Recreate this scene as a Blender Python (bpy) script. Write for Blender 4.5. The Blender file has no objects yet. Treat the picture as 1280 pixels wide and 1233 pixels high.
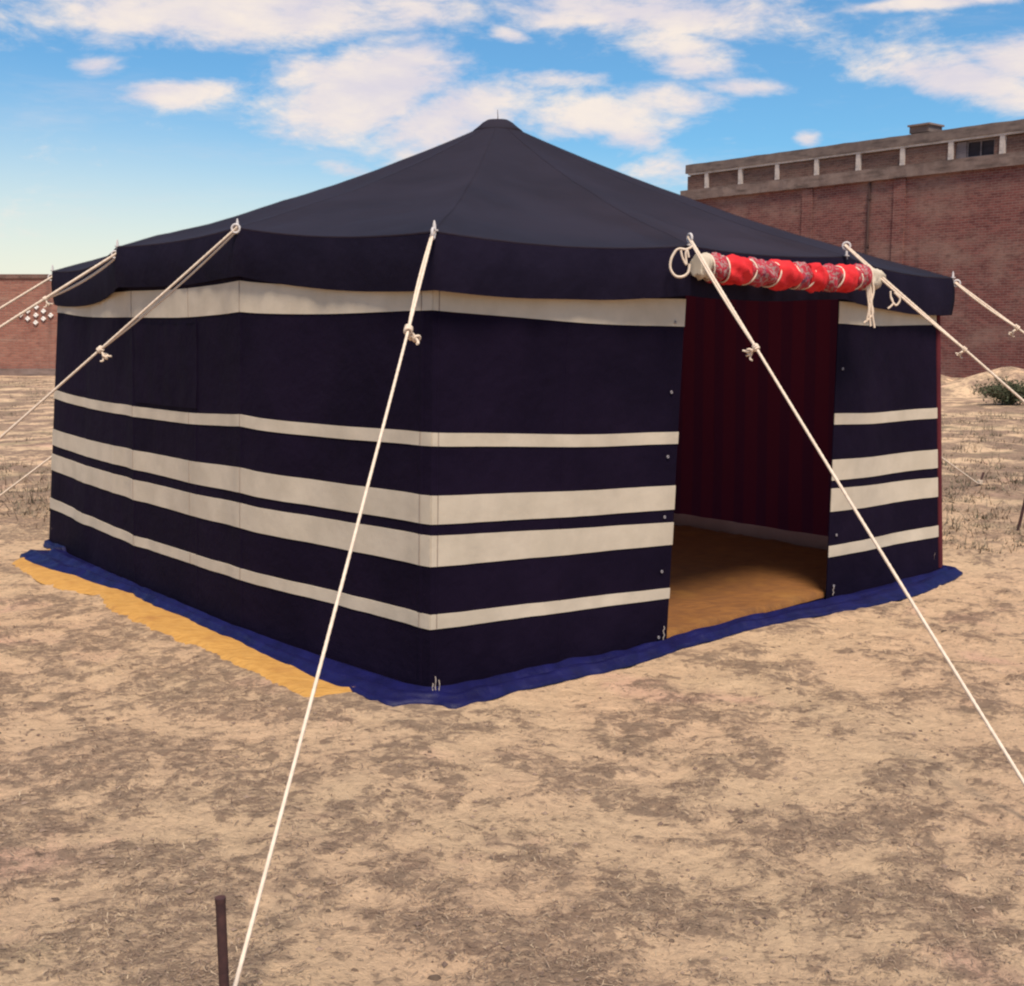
import bpy, math, random
import numpy as np
from mathutils import Vector, Matrix, noise as mnoise
random.seed(7); np.random.seed(7)
R = math.radians
sc = bpy.context.scene
col = sc.collection

# ------------------------------------------------------------------ camera
F_PX, W_PX, H_PX = 1500.0, 1280.0, 1233.0
CAM_H = 1.55
PITCH = math.atan((616.5 - 410.0) / F_PX)
cam_d = bpy.data.cameras.new('camera'); cam = bpy.data.objects.new('camera', cam_d); col.objects.link(cam)
cam.location = (0, 0, CAM_H); cam.rotation_euler = (math.pi/2 - PITCH, 0, 0)
cam_d.sensor_fit = 'HORIZONTAL'; cam_d.sensor_width = 36.0; cam_d.lens = F_PX / W_PX * 36.0
cam_d.clip_start = 0.05; cam_d.clip_end = 2000
sc.camera = cam
sc.view_settings.view_transform = 'Standard'; sc.view_settings.look = 'None'
sc.view_settings.gamma = 1.0; sc.view_settings.use_curve_mapping = False
sc.view_settings.exposure = 0.2
sc.cycles.filter_width = 2.2

CP, SP = math.cos(PITCH), math.sin(PITCH)
def ray(px, py):
    a, b = (px - 640.0) / F_PX, (616.5 - py) / F_PX
    return Vector((a, CP + b*SP, -SP + b*CP))
def PY(px, py, Y):
    r = ray(px, py); k = Y / r.y
    return Vector((0, 0, CAM_H)) + r*k
def G(px, py, z=0.0):
    r = ray(px, py); k = (z - CAM_H) / r.z
    return Vector((0, 0, CAM_H)) + r*k
def PD(px, py, d):
    return Vector((0, 0, CAM_H)) + ray(px, py)*d

# ------------------------------------------------------------------ node helper
class NT:
    def __init__(self, tree): self.t = tree; self.n = tree.nodes; self.l = tree.links
    def node(self, typ, **kw):
        n = self.n.new(typ)
        for k, v in kw.items(): setattr(n, k, v)
        return n
    def put(self, sock, v):
        if isinstance(v, bpy.types.NodeSocket): self.l.new(v, sock)
        else: sock.default_value = v
    def math(self, op, a, b=None, c=None, clamp=False):
        n = self.node('ShaderNodeMath', operation=op, use_clamp=clamp)
        self.put(n.inputs[0], a)
        if b is not None: self.put(n.inputs[1], b)
        if c is not None: self.put(n.inputs[2], c)
        return n.outputs[0]
    def vmath(self, op, a, b=None, out=0):
        n = self.node('ShaderNodeVectorMath', operation=op)
        self.put(n.inputs[0], a)
        if b is not None: self.put(n.inputs[1], b)
        return n.outputs[out]
    def noise(self, vec, scale, detail=4, rough=.55, dist=0.0, out='Fac'):
        n = self.node('ShaderNodeTexNoise')
        self.put(n.inputs['Vector'], vec); self.put(n.inputs['Scale'], scale)
        self.put(n.inputs['Detail'], detail); self.put(n.inputs['Roughness'], rough); self.put(n.inputs['Distortion'], dist)
        return n.outputs[out]
    def smooth(self, v, a, b, lo=0.0, hi=1.0):
        n = self.node('ShaderNodeMapRange', interpolation_type='SMOOTHSTEP')
        self.put(n.inputs['Value'], v); self.put(n.inputs['From Min'], a); self.put(n.inputs['From Max'], b)
        self.put(n.inputs['To Min'], lo); self.put(n.inputs['To Max'], hi)
        return n.outputs['Result']
    def mix(self, f, a, b, mode='MIX'):
        n = self.node('ShaderNodeMix', data_type='RGBA', blend_type=mode)
        self.put(n.inputs[0], f)
        self.put(n.inputs[6], a if isinstance(a, bpy.types.NodeSocket) else (*a, 1))
        self.put(n.inputs[7], b if isinstance(b, bpy.types.NodeSocket) else (*b, 1))
        return n.outputs[2]
    def mapping(self, vec, scale=(1,1,1), rot=(0,0,0), loc=(0,0,0)):
        n = self.node('ShaderNodeMapping')
        self.put(n.inputs['Vector'], vec); n.inputs['Scale'].default_value = scale
        n.inputs['Rotation'].default_value = rot; n.inputs['Location'].default_value = loc
        return n.outputs[0]

# ------------------------------------------------------------------ world
SUN_EL, SUN_AZ = R(62), R(168)           # azimuth clockwise from +Y: behind the camera, a little to the right
world = bpy.data.worlds.new('World'); sc.world = world; world.use_nodes = True
wt = NT(world.node_tree); wt.n.clear()
wout = wt.node('ShaderNodeOutputWorld'); bg = wt.node('ShaderNodeBackground'); wt.l.new(bg.outputs[0], wout.inputs[0])
SKY_STRENGTH = 0.13
bg.inputs['Strength'].default_value = SKY_STRENGTH
sky = wt.node('ShaderNodeTexSky', sky_type='NISHITA', sun_disc=False)
sky.sun_elevation = SUN_EL; sky.sun_rotation = SUN_AZ; sky.altitude = 50; sky.air_density = 1.0; sky.dust_density = 0.6; sky.ozone_density = 1.5
tc = wt.node('ShaderNodeTexCoord'); D = tc.outputs['Generated']
sep = wt.node('ShaderNodeSeparateXYZ'); wt.l.new(D, sep.inputs[0])
def blob(px, py, rx, ry, rot=0.0, amp=1.0):
    c = ray(px, py).normalized()
    v = wt.vmath('SUBTRACT', D, tuple(c))
    if rot:
        n = wt.node('ShaderNodeVectorRotate', rotation_type='Y_AXIS'); wt.l.new(v, n.inputs['Vector']); n.inputs['Angle'].default_value = rot; v = n.outputs[0]
    v = wt.vmath('MULTIPLY', v, (1500/rx, 3.0, 1500/ry))
    l = wt.vmath('LENGTH', v, out=1)
    return wt.smooth(l, 1.35, 0.0, 0.0, amp)
BL = [(300, 12, 260, 52, 0.06, 1.05), (505, 15, 120, 30, 0, .8), (170, 20, 120, 34, 0, .9), (465, 112, 150, 62, .32, 1.25), (410, 98, 90, 34, 0, .9), (560, 150, 130, 60, .3, 1.0), (520, 85, 90, 26, 0, .8), (740, 150, 150, 34, 0, .8),
      (215, 118, 90, 22, .08, .95), (120, 84, 42, 15, .15, .9), (800, 14, 230, 32, -.08, 1.0), (690, 22, 70, 26, 0, .8), (850, 62, 90, 32, -.35, .75), (840, 125, 80, 26, -.1, .8),
      (870, 82, 75, 22, -.15, .9), (925, 108, 70, 13, -.1, .9), (790, 172, 60, 26, 0, .8), (640, 45, 34, 12, -.2, .8), (690, 98, 80, 13, 0, .7), (1205, 98, 120, 34, -.2, 1.05), (1270, 75, 80, 40, 0, 1.0), (1275, 120, 60, 26, 0, .8),
      (1180, 2, 140, 10, 0, .9), (1012, 174, 22, 16, 0, .9), (440, 215, 60, 16, -.2, .75), (830, 215, 60, 30, 0, .6)]
tot = None
for b in BL:
    o = blob(*b)
    tot = o if tot is None else wt.math('MAXIMUM', tot, o)
warp = wt.noise(wt.mapping(D, (6, 6, 12)), 1.0, 3, .5, out='Color')
Dw = wt.vmath('ADD', D, wt.vmath('MULTIPLY', wt.vmath('SUBTRACT', warp, (.5, .5, .5)), (.06, .06, .03)))
n1 = wt.noise(wt.mapping(Dw, (9, 9, 24)), 1.0, 7, .6)
n2 = wt.noise(wt.mapping(Dw, (34, 34, 90)), 1.0, 5, .65)
fb = wt.math('ADD', wt.math('MULTIPLY', n1, .62), wt.math('MULTIPLY', n2, .38))
# clouds elsewhere in the sky: same kind, scattered by noise alone, thinning out to nothing behind the named clouds
gen = wt.smooth(wt.noise(wt.mapping(D, (2.2, 2.2, 5), loc=(3.1, 0.4, 1.7)), 1.0, 4, .5), .5, .72, 0, .8)
front = wt.smooth(sep.outputs['Y'], .72, .88)
gen = wt.math('MULTIPLY', gen, wt.math('SUBTRACT', 1.0, wt.math('MULTIPLY', front, .85)))
shape = wt.math('MAXIMUM', tot, gen)
dens = wt.smooth(wt.math('ADD', shape, wt.math('MULTIPLY', wt.math('SUBTRACT', fb, .5), 2.7)), .14, .90)
wisp = wt.smooth(wt.noise(wt.mapping(Dw, (5, 5, 30), (0, .25, 0), (7, 1, 3)), 1.0, 8, .68), .50, .80, 0, .28)
dens = wt.math('MAXIMUM', dens, wisp)
# horizon dust
el = sep.outputs['Z']
left = wt.smooth(sep.outputs['X'], .45, -.55)
hz = wt.smooth(el, wt.math('ADD', .135, wt.math('MULTIPLY', left, .10)), .0)
hz = wt.math('POWER', hz, 1.25)
SK = 1.0 / SKY_STRENGTH / 2**sc.view_settings.exposure
def lin(r, g, b, k=1.0):
    f = lambda c: (c/255/12.92 if c <= 10 else ((c/255 + .055)/1.055)**2.4)
    return tuple(f(c)*k for c in (r, g, b))
sky_t = wt.mix(1.0, sky.outputs[0], (0.44, 0.76, 0.93), 'MULTIPLY')
base = wt.mix(wt.math('MULTIPLY', hz, .93), sky_t, lin(250, 244, 222, SK))
ccol = wt.mix(wt.smooth(n1, .35, .7), lin(226, 218, 226, SK), lin(255, 240, 226, SK))
final = wt.mix(wt.math('MULTIPLY', dens, .93), base, ccol)
wt.l.new(final, bg.inputs['Color'])

# ------------------------------------------------------------------ sun (veiled by thin cloud: broad)
sd = bpy.data.lights.new('sun', 'SUN'); sun = bpy.data.objects.new('sun', sd); col.objects.link(sun)
sd.energy = 5.0; sd.angle = R(16); sd.color = (1.0, .87, .72)
sdir = Vector((math.sin(SUN_AZ)*math.cos(SUN_EL), math.cos(SUN_AZ)*math.cos(SUN_EL), math.sin(SUN_EL)))
sun.rotation_euler = sdir.to_track_quat('Z', 'Y').to_euler(); sun.location = sdir*50

# ------------------------------------------------------------------ mesh helpers
class MB:
    def __init__(self): self.v = []; self.f = []; self.m = []
    def add(self, v, f, mi=0):
        o = len(self.v); self.v += [tuple(p) for p in v]; self.f += [tuple(i + o for i in q) for q in f]; self.m += [mi]*len(f); return self
    def grid(self, rows, close=False, mi=0):
        n = len(rows[0]); v = [p for r_ in rows for p in r_]; f = []
        for i in range(len(rows)-1):
            for j in range(n if close else n-1):
                k = (j+1) % n
                f.append((i*n+j, i*n+k, (i+1)*n+k, (i+1)*n+j))
        return self.add(v, f, mi)
    def box(self, c, h, rot=None, mi=0):
        v = [Vector((sx*h[0], sy*h[1], sz*h[2])) for sz in (-1, 1) for sy in (-1, 1) for sx in (-1, 1)]
        if rot is not None: v = [rot @ p for p in v]
        v = [p + Vector(c) for p in v]
        return self.add(v, [(0,2,3,1),(4,5,7,6),(0,1,5,4),(2,6,7,3),(0,4,6,2),(1,3,7,5)], mi)
    def tube(self, pts, r, sides=10, lobes=0, pitch=.06, cap=True, mi=0):
        pts = [Vector(p) for p in pts]; rows = []; s = 0.0
        up = Vector((0, 0, 1)); n0 = None
        for i, p in enumerate(pts):
            t = (pts[min(i+1, len(pts)-1)] - pts[max(i-1, 0)])
            t = t.normalized() if t.length > 1e-9 else Vector((0, 0, 1))
            if n0 is None:
                n0 = t.orthogonal().normalized()
            n0 = (n0 - t*n0.dot(t)).normalized(); b = t.cross(n0)
            if i: s += (p - pts[i-1]).length
            rr = r[i] if isinstance(r, (list, tuple)) else r
            row = []
            for k in range(sides):
                a = 2*math.pi*k/sides
                q = rr*(1 + (.20*abs(math.cos(lobes/2*(a - 2*math.pi*s/pitch))) - .10 if lobes else 0))
                row.append(p + n0*math.cos(a)*q + b*math.sin(a)*q)
            rows.append(row)
        self.grid(rows, True, mi)
        if cap:
            self.add(rows[0], [tuple(range(sides))[::-1]], mi); self.add(rows[-1], [tuple(range(sides))], mi)
        return self
    def torus(self, c, axis, R1, r1, n=20, m=8, sx=1.0, mi=0):
        axis = Vector(axis).normalized(); a = axis.orthogonal().normalized(); b = axis.cross(a)
        pts = [Vector(c) + (a*math.cos(2*math.pi*i/n)*sx + b*math.sin(2*math.pi*i/n))*R1 for i in range(n+1)]
        return self.tube(pts, r1, m, cap=False, mi=mi)
    def build(self, name, mats, parent=None, origin=None, smooth=True):
        me = bpy.data.meshes.new(name)
        o0 = Vector(origin) if origin is not None else (parent_origin(parent) if parent else Vector((0, 0, 0)))
        me.from_pydata([tuple(Vector(p) - o0) for p in self.v], [], self.f)
        if not isinstance(mats, (list, tuple)): mats = [mats]
        for m in mats: me.materials.append(m)
        me.polygons.foreach_set('material_index', self.m)
        me.polygons.foreach_set('use_smooth', [smooth]*len(self.f))
        me.update()
        ob = bpy.data.objects.new(name, me); col.objects.link(ob)
        if parent: ob.parent = parent
        elif origin is not None: ob.location = o0
        return ob
def parent_origin(p):
    v = Vector((0, 0, 0))
    while p: v += Vector(p.location); p = p.parent
    return v
def tag(o, label=None, cat=None, group=None, kind=None):
    if label: o['label'] = label
    if cat: o['category'] = cat
    if group: o['group'] = group
    if kind: o['kind'] = kind
    return o
def thing(name, label, cat, loc=(0,0,0), group=None):
    o = bpy.data.objects.new(name, None); col.objects.link(o); o.location = loc; o.empty_display_size = .2
    return tag(o, label, cat, group)
def fbm(p, o=4): return mnoise.fractal(Vector(p), 1.0, 2.0, o)

# ------------------------------------------------------------------ materials
def newmat(name):
    m = bpy.data.materials.new(name); m.use_nodes = True
    t = NT(m.node_tree); b = m.node_tree.nodes['Principled BSDF']
    return m, t, b
def cloth(name, c, c2, rough=.85, scale=3.0, weave=900, bump=.25, sheen=.0, spec=.25, stretch=(1,1,1)):
    m, t, b = newmat(name)
    g = t.node('ShaderNodeTexCoord').outputs['Object']
    n = t.noise(t.mapping(g, stretch), scale, 6, .6)
    t.put(b.inputs['Base Color'], t.mix(t.smooth(n, .3, .7), c, c2))
    b.inputs['Roughness'].default_value = rough; b.inputs['Specular IOR Level'].default_value = spec
    b.inputs['Sheen Weight'].default_value = sheen
    wv = t.noise(g, weave, 2, .5)
    big = t.noise(g, 9, 4, .55)
    bp = t.node('ShaderNodeBump'); bp.inputs['Strength'].default_value = bump; bp.inputs['Distance'].default_value = .012
    t.put(bp.inputs['Height'], t.math('ADD', t.math('MULTIPLY', wv, .06), big)); t.put(b.inputs['Normal'], bp.outputs[0])
    return m
M = {}
M['wall'] = cloth('dark_wall_cloth', (.0048, .0022, .0100), (.0085, .0042, .0150), bump=.8, spec=.08, scale=2)
M['roof'] = cloth('roof_cloth', (.0080, .0074, .0145), (.0138, .0122, .0218), scale=1.6, bump=.35, spec=.2)
def let_light_through(m, c):
    nt = m.node_tree; b = nt.nodes['Principled BSDF']; out = nt.nodes['Material Output']
    tr = nt.nodes.new('ShaderNodeBsdfTranslucent'); tr.inputs[0].default_value = (*c, 1)
    ad = nt.nodes.new('ShaderNodeAddShader'); nt.links.new(b.outputs[0], ad.inputs[0]); nt.links.new(tr.outputs[0], ad.inputs[1]); nt.links.new(ad.outputs[0], out.inputs[0])
let_light_through(M['roof'], (.13, .085, .085))
M['valance'] = cloth('valance_cloth', (.0075, .0052, .0145), (.0115, .0080, .020), bump=.8, spec=.08)
M['white'] = cloth('cream_band_cloth', (.465, .395, .305), (.54, .46, .36), scale=5, bump=.3, spec=.15)
M['lining'] = None
M['rope'] = cloth('white_rope', (.60, .475, .365), (.70, .57, .45), scale=40, bump=.5, spec=.2)
M['dull'] = cloth('dull_metal', (.25, .22, .24), (.3, .27, .28), rough=.5, scale=30, spec=.4)
M['cord'] = cloth('grubby_cord', (.34, .27, .23), (.42, .34, .29), scale=30)
M['tarp'] = cloth('blue_tarpaulin', (.0036, .0034, .036), (.0068, .0068, .062), rough=.5, scale=8, bump=1.0, spec=.22)
M['redcloth'] = cloth('red_cloth', (.50, .012, .018), (.62, .028, .03), scale=12, bump=.6)
M['steel'] = cloth('galvanised_metal', (.46, .42, .41), (.58, .53, .51), rough=.6, scale=30, bump=.1, spec=.3)
def mk_lining():
    m, t, b = newmat('red_lining_cloth')
    g = t.node('ShaderNodeTexCoord').outputs['Object']
    s = t.node('ShaderNodeSeparateXYZ'); t.l.new(g, s.inputs[0])
    u = t.math('ADD', s.outputs[0], t.math('MULTIPLY', s.outputs[1], -1.0))
    w = t.math('FRACT', t.math('MULTIPLY', u, 3.4))
    st = t.math('MULTIPLY', t.smooth(w, .0, .06), t.smooth(w, .62, .56))
    n = t.noise(g, 4, 4, .6)
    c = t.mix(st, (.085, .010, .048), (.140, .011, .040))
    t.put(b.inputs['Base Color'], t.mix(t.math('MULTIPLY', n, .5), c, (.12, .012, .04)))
    b.inputs['Roughness'].default_value = .9
    return m
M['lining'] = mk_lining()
def mk_pattern():
    m, t, b = newmat('red_white_checked_cloth')
    g = t.node('ShaderNodeTexCoord').outputs['Object']
    n = t.noise(t.mapping(g, (1, 1, 1), (.4, .3, .5)), 38, 3, .6, 1.2)
    n2 = t.noise(g, 12, 3, .6)
    c = t.mix(t.smooth(n, .50, .58), (.34, .014, .03), (.30, .17, .16))
    t.put(b.inputs['Base Color'], t.mix(t.smooth(n2, .58, .7), c, (.10, .02, .06)))
    b.inputs['Roughness'].default_value = .9
    return m
M['pattern'] = mk_pattern()
def mk_mat(name, a, b_, c, sc_=14):
    m, t, b = newmat(name)
    g = t.node('ShaderNodeTexCoord').outputs['Object']
    n = t.noise(t.mapping(g, (1, 3, 1), (0, 0, .7)), sc_, 6, .65)
    n2 = t.noise(g, 3, 4, .6)
    cc = t.mix(t.smooth(n, .35, .65), a, b_)
    t.put(b.inputs['Base Color'], t.mix(t.smooth(n2, .52, .75), cc, c))
    b.inputs['Roughness'].default_value = .85
    bp = t.node('ShaderNodeBump'); bp.inputs['Strength'].default_value = .8; bp.inputs['Distance'].default_value = .02
    t.put(bp.inputs['Height'], t.math('ADD', n, n2)); t.put(b.inputs['Normal'], bp.outputs[0])
    return m
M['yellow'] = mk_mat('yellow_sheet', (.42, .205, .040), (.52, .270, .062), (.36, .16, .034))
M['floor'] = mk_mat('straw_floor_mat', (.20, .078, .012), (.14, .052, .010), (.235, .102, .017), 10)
M['rust'] = cloth('rusty_steel', (.045, .022, .022), (.075, .034, .030), rough=.75, scale=40, bump=.4)
def mk_brick(name, c1, c2, mort, bw=.24, bh=.082, stain=.5, hue=(.30, .2, .16)):
    m, t, b = newmat(name)
    g = t.node('ShaderNodeTexCoord').outputs['Object']
    s = t.node('ShaderNodeSeparateXYZ'); t.l.new(g, s.inputs[0])
    cv = t.node('ShaderNodeCombineXYZ')
    wob = t.math('MULTIPLY', t.noise(t.mapping(g, (.35, .35, .35)), 1.0, 2, .5), .12)
    t.put(cv.inputs[0], t.math('ADD', s.outputs[0], s.outputs[1])); t.put(cv.inputs[1], t.math('ADD', s.outputs[2], wob))
    br = t.node('ShaderNodeTexBrick'); t.l.new(cv.outputs[0], br.inputs['Vector'])
    br.inputs['Scale'].default_value = 1.0; br.inputs['Brick Width'].default_value = bw; br.inputs['Row Height'].default_value = bh
    br.inputs['Mortar Size'].default_value = .009; br.inputs['Mortar Smooth'].default_value = .3; br.inputs['Bias'].default_value = -.1
    br.inputs['Color1'].default_value = (*c1, 1); br.inputs['Color2'].default_value = (*c2, 1); br.inputs['Mortar'].default_value = (*mort, 1)
    n = t.noise(t.mapping(g, (.5, .5, .9)), 1.0, 7, .65)
    n2 = t.noise(t.mapping(g, (1.6, 1.6, 4)), 1.5, 6, .65)
    n3 = t.noise(t.mapping(g, (2.2, 2.2, .12)), 1.0, 5, .6)       # rain streaks
    c = t.mix(t.math('MULTIPLY', t.smooth(n, .42, .68), stain), br.outputs['Color'], hue)
    c = t.mix(t.math('MULTIPLY', t.smooth(n2, .5, .7), .55), c, (c1[0]*.5, c1[1]*.55, c1[2]*.6))
    n4 = t.noise(t.mapping(g, (.9, .9, 5.5), loc=(3, 1, 2)), 1.0, 8, .72)
    c = t.mix(t.math('MULTIPLY', t.smooth(n4, .54, .70), .45), c, (min(.34, c2[0]*1.45), c2[1]*1.65, c2[2]*1.75))
    n5 = t.noise(t.mapping(g, (4.2, 4.2, 12)), 1.0, 2, .5)
    c = t.mix(t.math('MULTIPLY', t.smooth(n5, .55, .75), .5), c, (c1[0]*.6, c1[1]*.6, c1[2]*.7))
    c = t.mix(t.math('MULTIPLY', t.smooth(n3, .56, .72), .35), c, (.085, .055, .05))
    t.put(b.inputs['Base Color'], c); b.inputs['Roughness'].default_value = .92; b.inputs['Specular IOR Level'].default_value = .15
    bp = t.node('ShaderNodeBump'); bp.inputs['Strength'].default_value = .8; bp.inputs['Distance'].default_value = .02
    t.put(bp.inputs['Height'], t.math('SUBTRACT', t.math('MULTIPLY', n2, .8), br.outputs['Fac'])); t.put(b.inputs['Normal'], bp.outputs[0])
    return m
M['brick'] = mk_brick('old_red_brick', (.135, .046, .042), (.215, .078, .066), (.25, .16, .14))
M['brick_grey'] = mk_brick('weathered_brick', (.13, .07, .055), (.19, .10, .08), (.22, .16, .13), stain=.5, hue=(.18, .13, .105))
M['brick_b'] = mk_brick('boundary_brick', (.25, .10, .075), (.33, .145, .105), (.28, .18, .14), stain=.4, hue=(.34, .19, .14))
def mk_conc(name, a, b_, sc_=2.0):
    m, t, b = newmat(name)
    g = t.node('ShaderNodeTexCoord').outputs['Object']
    n = t.noise(g, sc_, 8, .68); n2 = t.noise(t.mapping(g, (1, 1, 5)), 1.2, 5, .6)
    t.put(b.inputs['Base Color'], t.mix(t.smooth(n2, .45, .7), t.mix(t.smooth(n, .35, .65), a, b_), tuple(x*.6 for x in a)))
    b.inputs['Roughness'].default_value = .9
    bp = t.node('ShaderNodeBump'); bp.inputs['Strength'].default_value = .5; bp.inputs['Distance'].default_value = .02
    t.put(bp.inputs['Height'], n); t.put(b.inputs['Normal'], bp.outputs[0])
    return m
M['conc'] = mk_conc('grey_brown_concrete', (.165, .112, .094), (.23, .165, .14))
M['coping'] = mk_conc('dark_coping', (.12, .085, .075), (.17, .125, .105))
M['whitewash'] = mk_conc('whitewashed_concrete', (.46, .39, .35), (.56, .49, .44), 6)
M['vent'] = mk_conc('white_vent', (.72, .68, .62), (.8, .76, .7), 9)
M['pipe'] = cloth('painted_pipe', (.06, .032, .030), (.08, .045, .04), scale=4)
M['dark'] = mk_conc('dark_glazing', (.02, .015, .02), (.03, .022, .028))
M['shutter'] = mk_conc('grey_shutter', (.16, .13, .13), (.2, .16, .16))

# ------------------------------------------------------------------ ground
def vnoise(X, Y, seed):
    xi, yi = np.floor(X).astype(np.int64), np.floor(Y).astype(np.int64); xf, yf = X - xi, Y - yi
    def h(a, b):
        n = (a*374761393 + b*668265263 + seed*974634577) & 0xffffffff
        n = ((n ^ (n >> 13))*1274126177) & 0xffffffff
        return ((n ^ (n >> 16)) & 0xffff)/65535.0
    u, v = xf*xf*(3-2*xf), yf*yf*(3-2*yf)
    return (h(xi, yi)*(1-u) + h(xi+1, yi)*u)*(1-v) + (h(xi, yi+1)*(1-u) + h(xi+1, yi+1)*u)*v
def nfbm(X, Y, seed, o=5, g=.55):
    s, a, t = 0, 1.0, 0
    for i in range(o):
        c, d = math.cos(.6*i+.3), math.sin(.6*i+.3)
        s = s + a*vnoise((X*c - Y*d)*2**i + 17.3*i, (X*d + Y*c)*2**i + 9.1*i, seed + i); t += a; a *= g
    return s/t
def patch_mask(X, Y):
    wx = X + .22*(nfbm(X*2.3, Y*2.3, 11, 3) - .5); wy = Y + .22*(nfbm(X*2.3, Y*2.3, 23, 3) - .5)
    m = nfbm(wx*3.8, wy*4.2, 5, 6, .78)
    b = nfbm(X*.8, Y*.8, 91, 3)
    return np.clip((m + (b - .5)*.36 - .440)/.13, 0, 1)
def lean(x):                       # the plot drops a few centimetres towards the doorway side
    t = np.clip((np.asarray(x, float) + .55)/1.2, 0, 1); return -.045*t*t*(3 - 2*t)
def GL(px, py):
    p = G(px, py, 0.0)
    for _ in range(3): p = G(px, py, float(lean(p.x)))
    return p
def height(X, Y):
    near = np.clip(1.0 - (np.hypot(X, Y - 6) - 10)/20, 0, 1)
    h = .05*(nfbm(X*.45, Y*.45, 31, 3) - .5) + .034*(nfbm(X*2.6, Y*2.6, 41, 4, .6) - .5)
    fine = .030*(nfbm(X*9, Y*9, 51, 3, .6) - .5)*near
    return h, fine
def axis(lo, hi, step, lim, g=1.09):
    a = list(np.arange(lo, hi + 1e-6, step)); s = step; p = hi
    while p < lim: s *= g; p += s; a.append(p)
    s = step; p = lo; pre = []
    while p > -lim: s *= g; p -= s; pre.append(p)
    return np.array(pre[::-1] + a)
xs = axis(-6.0, 7.0, .034, 420); ys = axis(1.6, 9.5, .034, 420)
GX, GY = np.meshgrid(xs, ys)
MASK = patch_mask(GX, GY)
hh, fine = height(GX, GY)

# ------------------------------------------------------------------ tent plan from measured columns
UNIT = 5.10
# x(top), x(bottom), relative depth, rows of: band top, band bottom, s2t,s2b,s3t,s3b,s4t,s4b,s5t,s5b, ground
COLS = {
 'L': (72, 61, 1.678, [366, 391, 487.5, 498, 536.5, 556, 567, 587, 622, 635, 681]),
 'B': (165, 168, 1.422, [364, 397, 508, 521, 563, 587, 600, 625, 670, 682, 728]),
 'A': (300, 301, 1.200, [351, 390, 518, 533, 584.6, 616, 629, 660, 710.5, 725, 784]),
 'C': (541, 537, 1.000, [358, 388, 541, 558, 620, 656, 670, 709, 769, 787.5, 872]),
 'D': (855, 833, 1.190, [374, 408.5, 540, 555, 607, 637, 653, 681, 735, 748, 808]),
 'E': (1048, 1033, 1.375, [377, 404.5, 517, 531, 575, 601, 611, 640, 683, 697, 747]),
 'R': (1170, 1173, 1.537, [380, 406, 510, 523, 562, 585, 597, 621, 657, 671, 719]),
}
COL3 = {}
for k, (xt, xb, d, rows) in COLS.items():
    y0 = PD(xb, rows[9], d*UNIT).y
    pts = []
    for yy in rows:
        tt = (yy - rows[1])/(rows[10] - rows[1]); x = xt + (xb - xt)*tt
        pts.append(PY(x, yy, y0))
    z0 = pts[-1].z
    print('column', k, 'Y', round(y0, 2), 'X', round(pts[-1].x, 2), 'base z', round(z0, 3), 'band bottom z', round(pts[1].z, 3))
    COL3[k] = pts
# walls stand on the ground: settle every base to the ground by bending the lowest dark strip only
for k, pts in COL3.items():
    pts[-1] = Vector((pts[-1].x, pts[-1].y, 0.012 + float(lean(pts[-1].x))))
C, Lp, Rp = COL3['C'][-1], COL3['L'][-1], COL3['R'][-1]
K = Lp + Rp - C; K.z = .012 + float(lean(K.x))
CEN = (C + K)/2; CEN.z = 0
def back_col(p, src):
    return [Vector((p.x, p.y, q.z)) for q in src]
zav = [sum(COL3[k][i].z for k in ('L', 'R'))/2 for i in range(11)]
COL3['K'] = [Vector((K.x, K.y, z)) for z in zav]
RK = Rp.lerp(K, .5); KL = K.lerp(Lp, .5)
COL3['RK'] = [Vector((RK.x, RK.y, z)) for z in zav]; COL3['KL'] = [Vector((KL.x, KL.y, z)) for z in zav]

# eave poles (tips), measured where seen, mirrored where hidden
EAVE = {
 'C': PY(543, 291, COL3['C'][0].y - .07), 'A': PY(297, 286, COL3['A'][0].y - .05), 'B': PY(147, 310, COL3['B'][0].y - .0),
 'L': PY(66, 340, COL3['L'][0].y), 'D': PY(862, 309, COL3['D'][0].y - .10), 'E': PY(1058, 322, COL3['E'][0].y - .08), 'R': PY(1191, 349, COL3['R'][0].y - .02)}
ez = (EAVE['L'].z + EAVE['R'].z)/2
def out_of(p, k=.08):
    v = (p - CEN); v.z = 0; return p + v.normalized()*k
for nm, p in (('K', K), ('RK', RK), ('KL', KL)):
    q = out_of(p); EAVE[nm] = Vector((q.x, q.y, ez))
for k, p in EAVE.items(): print('eave', k, [round(c, 2) for c in p])
ORDER = ['C', 'D', 'E', 'R', 'RK', 'K', 'KL', 'L', 'B', 'A']
DROOP = {('C','D'): .03, ('D','E'): .02, ('E','R'): .025, ('L','B'): .05, ('B','A'): .015, ('A','C'): .03}
PEAK = PY(622, 163, CEN.y)
print('centre', [round(c, 2) for c in CEN], 'peak', [round(c, 2) for c in PEAK])

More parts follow.
